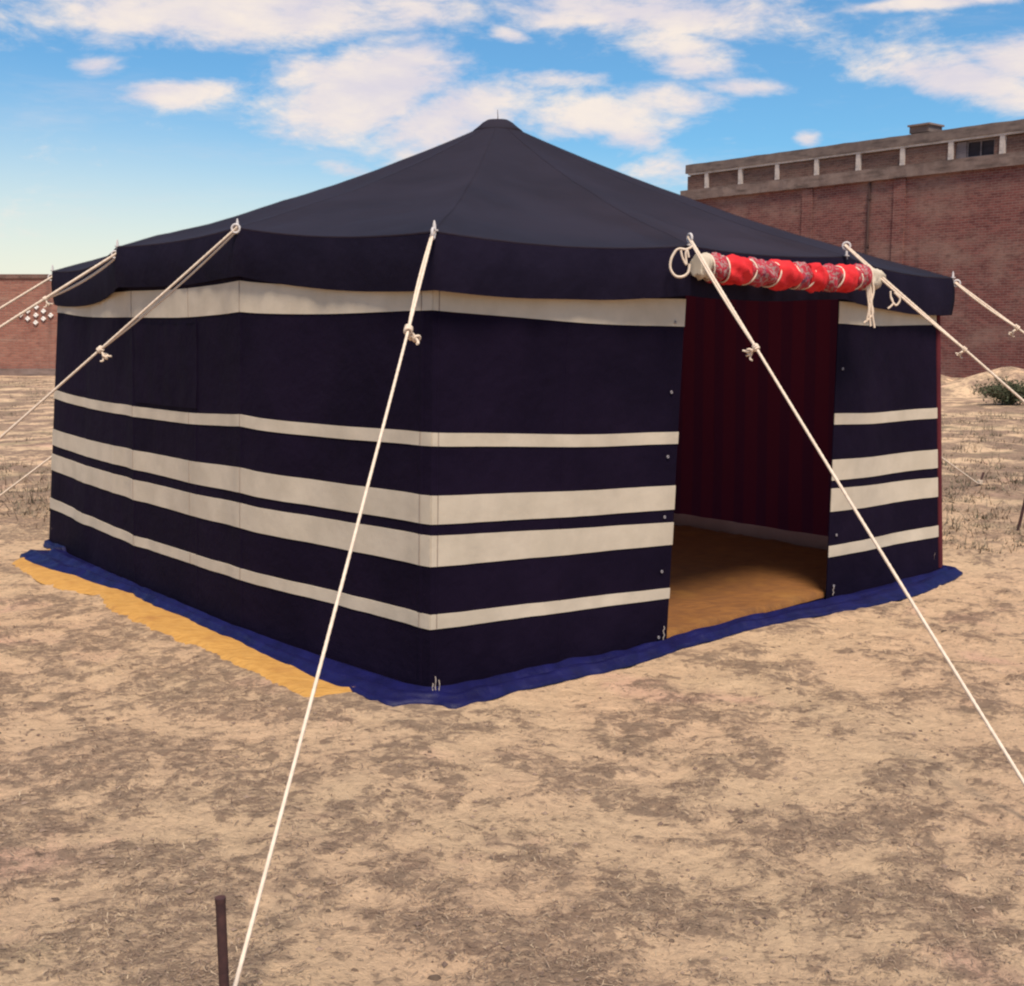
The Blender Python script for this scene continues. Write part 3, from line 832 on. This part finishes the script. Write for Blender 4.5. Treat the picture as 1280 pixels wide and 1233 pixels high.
# seams running from the poles to the peak
for k, nm in enumerate(ORDER):
    ev, u = EV[k*NSEG]
    m = MB(); m.tube([roof_pt(ev, u, i/30, .002) for i in range(31)], .0008, 6)
    m.build('seam', M['roof'], roof, parent_origin(tent))
# valance hanging from the eave
m = MB(); rows = []
VH = .228
for k in range(9):
    q = k/8; row = []
    for p, u in EV:
        v = Vector((p.x - CEN.x, p.y - CEN.y, 0)).normalized(); s = u*7.3
        wv = (.010*mnoise.noise(Vector((u*5, 1.0, q*.6))) + .010*mnoise.noise(Vector((u*17, 4.0, q*.8))))*q
        lift = .007*mnoise.noise(Vector((u*3.1, 2, 7)))*q
        row.append(p + v*(.012*math.sin(q*math.pi) + wv + .006) + Vector((0, 0, -VH*q + lift)))
    rows.append(row)
m.grid(rows, True)
m.grid([[p - Vector((p.x - CEN.x, p.y - CEN.y, 0)).normalized()*.006 for p in r_][::-1] for r_ in rows], True)
m.build('valance', M['valance'], tent)
m = MB(); m.tube([p + Vector((0, 0, .004)) for p, u in EV] + [EV[0][0] + Vector((0, 0, .004))], .006, 6, cap=False)
m.build('eave_hem', M['roof'], tent)
# cap and finial at the peak
m = MB(); rows = []
for r, z in ((.160, -.026), (.164, -.008), (.158, .000), (.128, .022), (.100, .046), (.075, .060), (.03, .066), (.001, .067)):
    rows.append([(PEAK.x + r*math.cos(a)*(1 + .03*math.sin(5*a)), PEAK.y + r*math.sin(a)*(1 + .03*math.sin(5*a)), PEAK.z + z) for a in [2*math.pi*i/32 for i in range(32)]])
m.grid(rows, True); capo = m.build('roof_cap', M['roof'], tent)
m = MB(); m.tube([PEAK + Vector((0, 0, .05)), PEAK + Vector((.002, 0, .085)), PEAK + Vector((0, 0, .13))], [.004, .0025, .0015], 8)
m.build('finial', M['rust'], capo, parent_origin(tent))
# poles
M['pole'] = cloth('tent_pole_steel', (.16, .14, .14), (.22, .2, .2), rough=.5, spec=.5)
m = MB(); m.tube([(PEAK.x, PEAK.y, .05), (PEAK.x, PEAK.y, PEAK.z)], .03, 14); m.build('centre_pole', M['pole'], tent)
for k in ORDER:
    p = EAVE[k]; c = Vector((CEN.x - p.x, CEN.y - p.y, 0)).normalized()
    if k in 'DE': c = (c*.7 + (COL3['R'][-1] - COL3['C'][-1]).normalized()*(-1.6 if k == 'D' else 1.6))
    b = COL3[k][-1] + c*.10; tp = COL3[k][1] + c*.12; tp.z = p.z - .07
    m = MB(); m.tube([Vector((b.x, b.y, .05)), tp], .017, 10); po = m.build('pole', M['pole'], tent)
    m = MB(); m.tube([p + Vector((0, 0, -.01)), p + Vector((0, 0, .03)), p + Vector((0, 0, .048))], [.008, .007, .003], 8)
    m.tube([p + Vector((0, 0, .006)), p + Vector((0, 0, .012))], .016, 12)
    tip = m.build('pole_tip', M['steel'], po, parent_origin(tent))
# eyelets on the door edges
def eyelet(p, n, par):
    m = MB(); m.torus(p + n*.006, n, .0060, .0024, 12, 6); m.build('eyelet', M['dull'], par, parent_origin(tent))
dF = (COL3['D'][-1] - COL3['C'][-1]); dF.z = 0; dF.normalize(); nF = Vector((dF.y, -dF.x, 0))
if nF.y > 0: nF = -nF
for t in (.85, 1.62, 3.3, 5.55, 7.6, 9.85): eyelet(wall_pt(['C', 'D'], .955, t), nF, front)
for t in (1.5, 7.7, 9.7): eyelet(wall_pt(['E', 'R'], .05, t), nF, right)
# white lacing at the foot of the near corner
m = MB()
for k, dx in enumerate((-.012, .0, .016)):
    b = level('C', 10) + nF*.045 + Vector((dx, -.015, 0)); hh_ = (.045, .075, .06)[k]
    m.tube([b + Vector((.0015*math.sin(i*1.1 + k), .002*math.cos(i*1.7), .004 + hh_*i/8)) for i in range(9)], .0024, 6)
m.torus(level('C', 10) + nF*.05 + Vector((0, -.02, .012)), (0, 1, .3), .010, .0026, 14, 6)
m.build('corner_lacing', M['cord'], tent)['kind'] = 'stuff'
m = MB(); b = wall_pt(['C', 'D'], .97, 9.9, .02)
m.tube([b + Vector((.004*math.sin(i*2), 0, .07 - .07*i/6)) for i in range(7)], .0028, 6); m.build('tie', M['cord'], tent)
m = MB(); b = wall_pt(['E', 'R'], .03, 9.9, .02)
m.tube([b + Vector((.004*math.sin(i*2), 0, .05 - .05*i/6)) for i in range(7)], .0028, 6); m.build('tie', M['cord'], tent)

# rolled door curtain tied under the eave
a = PY(868, 332, EAVE['D'].y - .06); b = PY(1092, 348, EAVE['E'].y - .07)
roll = bpy.data.objects.new('rolled_curtain', None); col.objects.link(roll); roll.parent = tent; roll.location = a - parent_origin(tent)
axis_v = (b - a); LENR = axis_v.length; ax = axis_v.normalized(); upv = (Vector((0, 0, 1)) - ax*ax.z).normalized(); sdv = ax.cross(upv)
def frac(px):                       # pixel -> position along the roll
    best = min(range(401), key=lambda i: abs(640 + F_PX*((a + axis_v*(i/400)).x)/(((a + axis_v*(i/400)).y)*CP - ((a + axis_v*(i/400)).z - CAM_H)*SP) - px)); return best/400
SEGS = [('white_end', 855, 884, 'white'), ('patterned_wrap', 884, 902, 'pattern'), ('red_wrap', 902, 930, 'redcloth'), ('patterned_wrap', 930, 963, 'pattern'), ('red_wrap', 963, 991, 'redcloth'), ('patterned_wrap', 991, 1005, 'pattern'),
        ('red_wrap', 1005, 1026, 'redcloth'), ('patterned_wrap', 1026, 1043, 'pattern'), ('red_wrap', 1043, 1063, 'redcloth'), ('patterned_wrap', 1063, 1080, 'pattern'), ('white_end', 1080, 1097, 'white')]
for si, (nm, p0, p1, mt) in enumerate(SEGS):
    f0, f1 = frac(p0), frac(p1)
    if si == 0: f0 = frac(870)
    if si == len(SEGS)-1: f1 = 1.03
    m = MB(); rows = []; n = 14
    for i in range(n+1):
        q = i/n; c = a + axis_v*(f0 + (f1 - f0)*q)
        prof = math.sin(math.pi*q)**.6 if 0 < q < 1 else 0
        rb = .057 if mt == 'redcloth' else (.050 if mt == 'pattern' else .042)
        row = []
        for k in range(28):
            th = 2*math.pi*k/28
            fold = .020*mnoise.noise(Vector((math.cos(th)*1.6, math.sin(th)*1.6 + q*1.5, si*3.7))) + .006*mnoise.noise(Vector((math.cos(th)*4, math.sin(th)*4 + q*5, si*1.7))) + .004*math.sin(th*5 + q*9 + si) * prof + .0035*math.sin(q*17 + th*1.5 + si*2.1)*prof
            rr = rb + .016*prof + fold
            sag = -.020*math.sin(math.pi*(f0 + (f1-f0)*q))
            row.append(c + (upv*math.sin(th) + sdv*math.cos(th))*rr + Vector((0, 0, sag)))
        rows.append(row)
    m.grid(rows, True); m.add(rows[0], [tuple(range(28))[::-1]]); m.add(rows[-1], [tuple(range(28))])
    m.build(nm, M[mt], roll, a)
    if 0 < si < len(SEGS)-1 and si % 2 == 0:
        pass
# cords round the roll, loops at the left end, tassels at the right end
for px in (884, 903, 931, 962, 990, 1006, 1043, 1064, 1080):
    f = frac(px); c = a + axis_v*f - Vector((0, 0, .02*math.sin(math.pi*f)))
    m = MB(); m.tube([c + (upv*math.sin(t_) + sdv*math.cos(t_))*.062 + ax*.02*math.sin(t_ + px) for t_ in [2*math.pi*i/24 for i in range(25)]], .0045, 6, cap=False)
    m.build('tie_cord', M['rope'], roll, a)
yy = a.y - .10
def pxc(pts, Y=yy): return [PY(x, y, Y) for x, y in pts]
def spline(pts, n=8):
    pts = [Vector(p) for p in pts]; out = []
    for i in range(len(pts)-1):
        p0, p1, p2, p3 = pts[max(i-1, 0)], pts[i], pts[i+1], pts[min(i+2, len(pts)-1)]
        for j in range(n):
            t = j/n
            out.append(.5*((2*p1) + (p2 - p0)*t + (2*p0 - 5*p1 + 4*p2 - p3)*t*t + (3*p1 - p0 - 3*p2 + p3)*t**3))
    return out + [pts[-1]]
m = MB()
m.tube(spline(pxc([(845, 313), (839, 324), (838, 336), (844, 345), (853, 346), (860, 341), (862, 330)])), .0065, 7)
m.tube(spline(pxc([(851, 313), (853, 322), (858, 331), (857, 318), (859, 313), (861, 322)])), .0055, 7)
m.tube(spline(pxc([(845, 313), (850, 311), (858, 312), (866, 308)])), .0055, 7)
m.build('tie_loop', M['rope'], roll, a)
m = MB(); yb = b.y - .10
for pts in ([(1083,345),(1084,365),(1086,385),(1083,402)], [(1086,345),(1089,370),(1090,390),(1093,410)], [(1090,348),(1092,365),(1087,386),(1088,408)], [(1084,348),(1087,372),(1091,392),(1080,404)]):
    m.tube(spline(pxc(pts, yb)), .006, 6)
for pts in ([(1113,364),(1114,374),(1120,382),(1125,374),(1118,366)], [(1114,372),(1116,380),(1110,386)]):
    m.tube(spline(pxc(pts, yb)), .0055, 6)
m.build('tassel', M['rope'], roll, a)

# ------------------------------------------------------------------ guy ropes
def lerp_pts(a, b, n, sag=0.0):
    return [a.lerp(b, i/n) - Vector((0, 0, sag*4*(i/n)*(1-i/n))) for i in range(n+1)]
def knot(p, t, par, size=1.0, side=Vector((0, 0, -1)), tails=2):
    m = MB(); t = t.normalized(); s = (side - t*side.dot(t)).normalized(); w = t.cross(s)
    for k in range(3):
        m.torus(p + t*(.014*(k-1)*size), (t + w*.3*(k-1)).normalized(), .017*size, .0085*size, 16, 7)
    for k in range(tails):
        q = p + s*.018*size
        m.tube(spline([p, q + s*.02*size + w*.012*(k-.5), p + s*(.06 + .02*k)*size + w*.03*(k-.5) + t*.015*k, p + s*(.085 - .012*k)*size + w*.03*(k-.5) + t*(.05*k - .02)], 5), .0075*size, 7)
        m.torus(p + s*(.05 + .02*k)*size + w*.02*(k-.5), (t + s*.4 + w*(k-.4)).normalized(), .019*size, .0075*size, 14, 6)
    m.build('knot', M['rope'], par)
def guy(label, top, ground, kfrac, r=.0095, double=True, sag=.015, spread=.022, peg=True, ksize=1.0, side=Vector((0, 0, -1)), bright=None):
    rt = thing('guy_rope', label, 'rope', ground, 'guy ropes holding the tent')
    n = 260; full = lerp_pts(top, ground, n, sag)
    kp = full[int(kfrac*n)]
    m = MB(); m.tube(full, r, 9, 3, .085)
    m.build('rope', M['rope'], rt)
    d = (ground - top).normalized(); s = d.cross(Vector((0, 0, 1))).normalized(); dn = s.cross(d)
    m = MB(); m.torus(top + d*.012, s, .020, .006, 18, 8)
    m.build('ring', M['steel'], rt)
    if double:
        m = MB(); nn = int(kfrac*n)
        m.tube([full[i] + (s*.55*spread + dn*spread*-.6)*math.sin(math.pi*min(1, .12 + .88*i/nn))**.8 for i in range(nn+1)], r*.9, 9, 3, .085)
        m.build('return_strand', M['rope'], rt)
    knot(kp, d, rt, ksize*.68, side)
    if peg:
        m = MB(); g0 = ground - Vector((d.x, d.y, 0)).normalized()*-.02
        z0 = ground_z(g0.x, g0.y)
        lean = Vector((d.x, d.y, 0)).normalized()*.08
        m.tube([Vector((g0.x, g0.y, z0 - .12)), Vector((g0.x, g0.y, z0)) + lean*.2, Vector((g0.x, g0.y, z0 + .13)) + lean], .011, 10)
        m.build('peg', M['rust'], rt)
        m = MB()
        for k in range(3): m.torus(Vector((g0.x, g0.y, z0 + .02 + .015*k)) + lean*.3, (lean + Vector((0, 0, .5))).normalized(), .018, r, 14, 6)
        m.build('peg_wrap', M['rope'], rt)
    return rt
def gnd(px, py):
    p = G(px, py); p.z = ground_z(p.x, p.y) + .03; return p
U = Vector((0, 0, 0))
stake_b = G(283, 1318); 
top = PY(542, 290, EAVE['C'].y - .03)
gB = G(281, 1308); gB.z = .045
guy('thin white rope from the near corner pole down to the steel stake in the foreground', top, gB, .20, .0051, True, .012, .03, False, 1.0, Vector((.28, 0, -1)))
guy('thick white rope from the left wall pole with a knot before the top cream band', PY(297, 284, EAVE['A'].y - .02), gnd(-250, 774), .295, .0061, True, .01, .028)
guy('white rope from the pole left of the doorway, crossing the dark doorway', PY(861, 296, EAVE['D'].y - .05), gnd(1312, 1024), .255, .0061, True, .01, .012, True, .9, Vector((-.7, 0, -1)))
guy('white rope from the right end of the red curtain across the right cream band', PY(1056, 306, EAVE['E'].y - .05), gnd(1600, 782), .285, .0066, True, .0, .02, True, .8)
guy('white rope from the far right roof corner against the big brick building', PY(1194, 353, EAVE['R'].y), gnd(1700, 725), .155, .007, True, .0, .022, True, 1.0, Vector((-.5, 0, -1)))
guy('white doubled rope from the second roof pole at left, just above the white vents', PY(146, 317, EAVE['B'].y), gnd(-500, 733), .135, .008, True, .0, .045, True, .8)
guy('white rope from the far left roof corner, uppermost before the low brick wall', PY(66, 346, EAVE['L'].y), gnd(-500, 693), .3, .008, False, .0, .02, True, .6)
guy('faint rope slanting out from behind the left end of the tent', EAVE['KL'] + Vector((-.1, .05, 0)), gnd(-28, 646), .35, .008, False, .0)
guy('faint short rope end slanting to the ground behind the far right corner', EAVE['RK'] + Vector((.08, .05, 0)), gnd(1222, 603), .3, .008, False, .0)

# stakes
def stake(name, label, base, h, r, lean):
    m = MB(); b = Vector((base.x, base.y, ground_z(base.x, base.y)))
    pts = [b + Vector((0, 0, -.08)), b, b + lean*.5 + Vector((0, 0, h*.5)), b + lean + Vector((0, 0, h))]
    m.tube(pts, r, 16)
    t = b + lean + Vector((0, 0, h))
    m.tube([t - Vector((0, 0, .012)), t - Vector((0, 0, .004)), t + Vector((0, 0, .0015))], [r*1.02, r*1.09, r*1.09], 16)   # mushroomed head
    o = m.build(name, M['rust'], None, b); tag(o, label, 'stake', 'steel stakes in the ground'); return o
sb = G(284, 1318)
stake('steel_stake', 'rusty dark steel stake standing upright in the foreground beside the long rope', sb, .348, .0108, Vector((-.003, 0, 0)))
stake('steel_stake', 'thin dark leaning stake at the right edge beyond the tent', G(1273, 655), .34, .012, Vector((.06, 0, 0)))

# ------------------------------------------------------------------ plants
M['leaf'] = cloth('dusty_leaf', (.05, .06, .03), (.085, .085, .045), scale=6)
M['leaf2'] = cloth('dry_leaf', (.12, .095, .055), (.17, .13, .08), scale=6)
M['twig'] = cloth('dry_twig', (.10, .07, .05), (.15, .1, .07))
def shrub(name, label, cat, base, rx, h, nst, nlf, mat, group=None, lf=.035):
    b = Vector((base.x, base.y, ground_z(base.x, base.y)))
    rt = thing(name, label, cat, b, group)
    ms, ml = MB(), MB(); rnd = random.Random(int(abs(base.x*100)) + nst)
    for i in range(nst):
        a = rnd.uniform(0, 6.283); l = rnd.uniform(.5, 1)
        tip = b + Vector((math.cos(a)*rx*l, math.sin(a)*rx*l*.8, h*rnd.uniform(.35, 1)*(1.1 - .5*l)))
        pts = spline([b + Vector((math.cos(a)*.03, math.sin(a)*.03, -.02)), b.lerp(tip, .5) + Vector((0, 0, h*.15)), tip], 4)
        ms.tube(pts, [.008*(1 - .7*k/(len(pts)-1)) for k in range(len(pts))], 5)
        for j in range(nlf):
            t = rnd.uniform(.25, 1); p = pts[min(int(t*(len(pts)-1)), len(pts)-1)] + Vector((rnd.gauss(0, 1), rnd.gauss(0, 1), rnd.gauss(0, .7)))*rx*.10
            d = Vector((rnd.gauss(0, 1), rnd.gauss(0, 1), rnd.gauss(.3, .8))).normalized(); s = d.orthogonal().normalized()
            s = (Matrix.Rotation(rnd.uniform(0, 6.28), 3, d) @ s); L_ = lf*rnd.uniform(.6, 1.4)
            ml.add([p, p + d*L_*.5 + s*L_*.22, p + d*L_, p + d*L_*.5 - s*L_*.22], [(0, 1, 2, 3)])
    ms.build('stem', M['twig'], rt); ml.build('foliage', M[mat], rt, None, False)
shrub('low_shrub', 'dusty green low shrub at the right edge before the brick building', 'shrub', G(1262, 505), .75, .62, 60, 60, 'leaf', lf=.06)

# ------------------------------------------------------------------ dry grass, clods, litter
def scatter():
    rng = np.random.default_rng(5)
    # camera-visible wedge, denser close by
    N = 420000
    Y = 2.0*(14.0/2.0)**rng.random(N)**1.15
    X = (rng.random(N)*2 - 1)*(Y*.47 + .5)
    mk = patch_mask(X, Y)
    poly = plan_poly(0)
    sd = dist_in(X, Y, poly)
    keep = (rng.random(N) < (.03 + .30*mk)) & (sd > .32)
    # keep off the yellow sheet
    lft = dist_in(X, Y, [COL3['L'][-1]]*1 + [COL3['B'][-1], COL3['A'][-1], COL3['C'][-1]]) if False else None
    yl = [G(*p) for p in ((0,690),(13,716),(52,735),(140,780),(234,815),(317,850),(380,882),(470,882),(470,780),(200,680))]
    ins = np.zeros(N, bool); n = len(yl)
    for i in range(n):
        a, b = yl[i], yl[(i+1) % n]
        c = ((a.y > Y) != (b.y > Y)) & (X < (b.x - a.x)*(Y - a.y)/((b.y - a.y) + 1e-12) + a.x); ins ^= c
    keep &= ~ins
    X, Y, mk = X[keep], Y[keep], mk[keep]; N = len(X)
    j = np.clip(np.searchsorted(xs, X) - 1, 0, len(xs)-2); i = np.clip(np.searchsorted(ys, Y) - 1, 0, len(ys)-2)
    u = (X - xs[j])/(xs[j+1] - xs[j]); v = (Y - ys[i])/(ys[i+1] - ys[i])
    Z = (GZ[i, j]*(1-u) + GZ[i, j+1]*u)*(1-v) + (GZ[i+1, j]*(1-u) + GZ[i+1, j+1]*u)*v
    L_ = (.007 + .030*rng.random(N)**3.0)*(.8 + .05*Y); wd = (.0006 + .0010*rng.random(N))*(.7 + .12*Y)
    a = rng.random(N)*2*np.pi; el_ = rng.normal(.16, .32, N).clip(-.05, 1.25)
    d = np.stack([np.cos(a)*np.cos(el_), np.sin(a)*np.cos(el_), np.sin(el_)], -1)
    s = np.stack([-np.sin(a), np.cos(a), np.zeros(N)], -1)
    P = np.stack([X, Y, Z + .001 + .004*rng.random(N)], -1)
    bend = np.stack([np.zeros(N), np.zeros(N), -.25*L_], -1)
    v0 = P - s*wd[:, None]; v1 = P + s*wd[:, None]; v2 = P + d*L_[:, None]*.55 + s*wd[:, None]*.8; v3 = P + d*L_[:, None]*.55 - s*wd[:, None]*.8
    v4 = P + d*L_[:, None] + bend
    V = np.stack([v0, v1, v2, v3, v4], 1).reshape(-1, 3).astype(np.float32)
    k = np.arange(N)*5
    loops = np.stack([k, k+1, k+2, k+3, k+3, k+2, k+4], -1).ravel().astype(np.int32)
    st = np.stack([np.arange(N)*7, np.arange(N)*7 + 4], -1).ravel().astype(np.int32)
    me = bpy.data.meshes.new('dry_grass'); me.vertices.add(len(V)); me.vertices.foreach_set('co', V.ravel())
    me.loops.add(len(loops)); me.loops.foreach_set('vertex_index', loops); me.polygons.add(len(st)); me.polygons.foreach_set('loop_start', st)
    me.update(calc_edges=True)
    tone = np.repeat(rng.random(N), 5).astype(np.float32)
    at = me.attributes.new('tone', 'FLOAT', 'POINT'); at.data.foreach_set('value', tone)
    m, t, b = newmat('dead_grass')
    f = t.node('ShaderNodeAttribute', attribute_name='tone').outputs['Fac']
    cr = t.node('ShaderNodeValToRGB'); t.l.new(f, cr.inputs[0])
    e = cr.color_ramp.elements; e[0].position = 0; e[0].color = (.11, .07, .052, 1); e[1].position = 1; e[1].color = (.47, .35, .23, 1)
    q = e.new(.45); q.color = (.22, .15, .11, 1); q = e.new(.8); q.color = (.34, .245, .17, 1)
    t.put(b.inputs['Base Color'], cr.outputs[0]); b.inputs['Roughness'].default_value = .9; b.inputs['Specular IOR Level'].default_value = .1
    me.materials.append(m)
    o = bpy.data.objects.new('dry_grass', me); col.objects.link(o); o['kind'] = 'stuff'
    print('grass blades', N)
    # clods and small stones
    N = 2600
    Y = 2.1*(12.0/2.1)**rng.random(N); X = (rng.random(N)*2 - 1)*(Y*.46 + .4)
    sd = dist_in(X, Y, poly); ok = sd > .4; X, Y = X[ok], Y[ok]
    base = [Vector(p) for p in ((1,0,0),(-1,0,0),(0,1,0),(0,-1,0),(0,0,1),(0,0,-1))]
    fc = [(0,2,4),(2,1,4),(1,3,4),(3,0,4),(2,0,5),(1,2,5),(3,1,5),(0,3,5)]
    mb = MB()
    for x, y in zip(X, Y):
        if point_in(x, y, yl): continue
        r = .003 + .010*random.random()**4; z = ground_z(x, y)
        mb.add([(x + p.x*r*random.uniform(.6, 1.4), y + p.y*r*random.uniform(.6, 1.4), z + .002 + p.z*r*random.uniform(.4, .8)) for p in base], fc)
    o = mb.build('clods', M['clod'], None, None, False); o['kind'] = 'stuff'
def point_in(x, y, poly):
    c = False; n = len(poly)
    for i in range(n):
        a, b = poly[i], poly[(i+1) % n]
        if (a.y > y) != (b.y > y) and x < (b.x - a.x)*(y - a.y)/((b.y - a.y) + 1e-12) + a.x: c = not c
    return c
M['clod'] = cloth('earth_clod', (.13, .085, .065), (.30, .21, .15), scale=2)
scatter()

def litter():
    rnd = random.Random(11); mb = MB(); yl = [G(*p) for p in ((0,690),(13,716),(52,735),(140,780),(234,815),(317,850),(380,882),(470,882),(470,780),(200,680))]
    poly = plan_poly(0)
    for k in range(240):
        y = 2.2*(13/2.2)**rnd.random(); x = (rnd.random()*2 - 1)*(y*.46 + .3)
        if point_in(x, y, yl) or point_in(x, y, plan_poly(.35)): continue
        r = rnd.uniform(.004, .010) + .010*rnd.random()**6; z = ground_z(x, y); n = 9; a0 = rnd.random()*6
        ring = [(x + math.cos(a0 + 6.283*i/n)*r*rnd.uniform(.6, 1.5), y + math.sin(a0 + 6.283*i/n)*r*rnd.uniform(.5, 1.1), z - .003) for i in range(n)]
        mid = [(x + (p[0]-x)*.6, y + (p[1]-y)*.6, z + r*rnd.uniform(.25, .6)) for p in ring]
        mb.grid([ring, mid], True); mb.add(mid, [tuple(range(n))])
    o = mb.build('ground_litter', M['twig'], None, None, True); o['kind'] = 'stuff'
litter()

def scrub():
    # low dead scrub and weeds thickening towards the walls
    rng = np.random.default_rng(21); N = 9000
    Y = 8.5*(38/8.5)**rng.random(N); X = (rng.random(N)*2 - 1)*(Y*.55 + 2)
    cl = nfbm(X*.55, Y*.55, 301, 4, .6); keep = (rng.random(N) < np.clip((cl - .40)/.2, .03, 1)) & (dist_in(X, Y, plan_poly(0)) > .6)
    X, Y = X[keep], Y[keep]; NB = 14; n = len(X)
    sz = (.035 + .10*rng.random(n)**3)
    Z = np.array([ground_z(x, y) for x, y in zip(X, Y)])
    bx = np.repeat(X, NB) + rng.normal(0, 1, n*NB)*np.repeat(sz, NB)*.9; by = np.repeat(Y, NB) + rng.normal(0, 1, n*NB)*np.repeat(sz, NB)*.9
    L_ = np.repeat(sz, NB)*(.5 + rng.random(n*NB)); a = rng.random(n*NB)*6.283; e = rng.normal(.75, .35, n*NB).clip(.05, 1.5); bz = np.repeat(Z, NB)
    P = np.stack([bx, by, bz - .004], -1); d = np.stack([np.cos(a)*np.cos(e), np.sin(a)*np.cos(e), np.sin(e)], -1); s_ = np.stack([-np.sin(a), np.cos(a), 0*a], -1)
    w = (.0035 + .004*rng.random(n*NB))[:, None]
    V = np.stack([P - s_*w, P + s_*w, P + d*L_[:, None]], 1).reshape(-1, 3)
    me = bpy.data.meshes.new('dry_scrub'); m_ = n*NB
    me.vertices.add(m_*3); me.vertices.foreach_set('co', V.astype(np.float32).ravel()); me.loops.add(m_*3); me.loops.foreach_set('vertex_index', np.arange(m_*3, dtype=np.int32))
    me.polygons.add(m_); me.polygons.foreach_set('loop_start', np.arange(0, m_*3, 3, dtype=np.int32)); me.update(calc_edges=True)
    tone = np.repeat(np.clip(np.repeat(rng.random(n), NB)*.7 + .3*rng.random(m_), 0, 1), 3).astype(np.float32)
    me.attributes.new('tone', 'FLOAT', 'POINT').data.foreach_set('value', tone)
    m, t, b = newmat('dry_scrub'); f = t.node('ShaderNodeAttribute', attribute_name='tone').outputs['Fac']
    cr = t.node('ShaderNodeValToRGB'); t.l.new(f, cr.inputs[0]); q = cr.color_ramp.elements
    q[0].position = 0; q[0].color = (.075, .075, .04, 1); q[1].position = 1; q[1].color = (.36, .26, .17, 1); z = q.new(.4); z.color = (.13, .10, .065, 1)
    t.put(b.inputs['Base Color'], cr.outputs[0]); b.inputs['Roughness'].default_value = .9
    me.materials.append(m); o = bpy.data.objects.new('dry_scrub', me); col.objects.link(o); o['kind'] = 'stuff'
scrub()
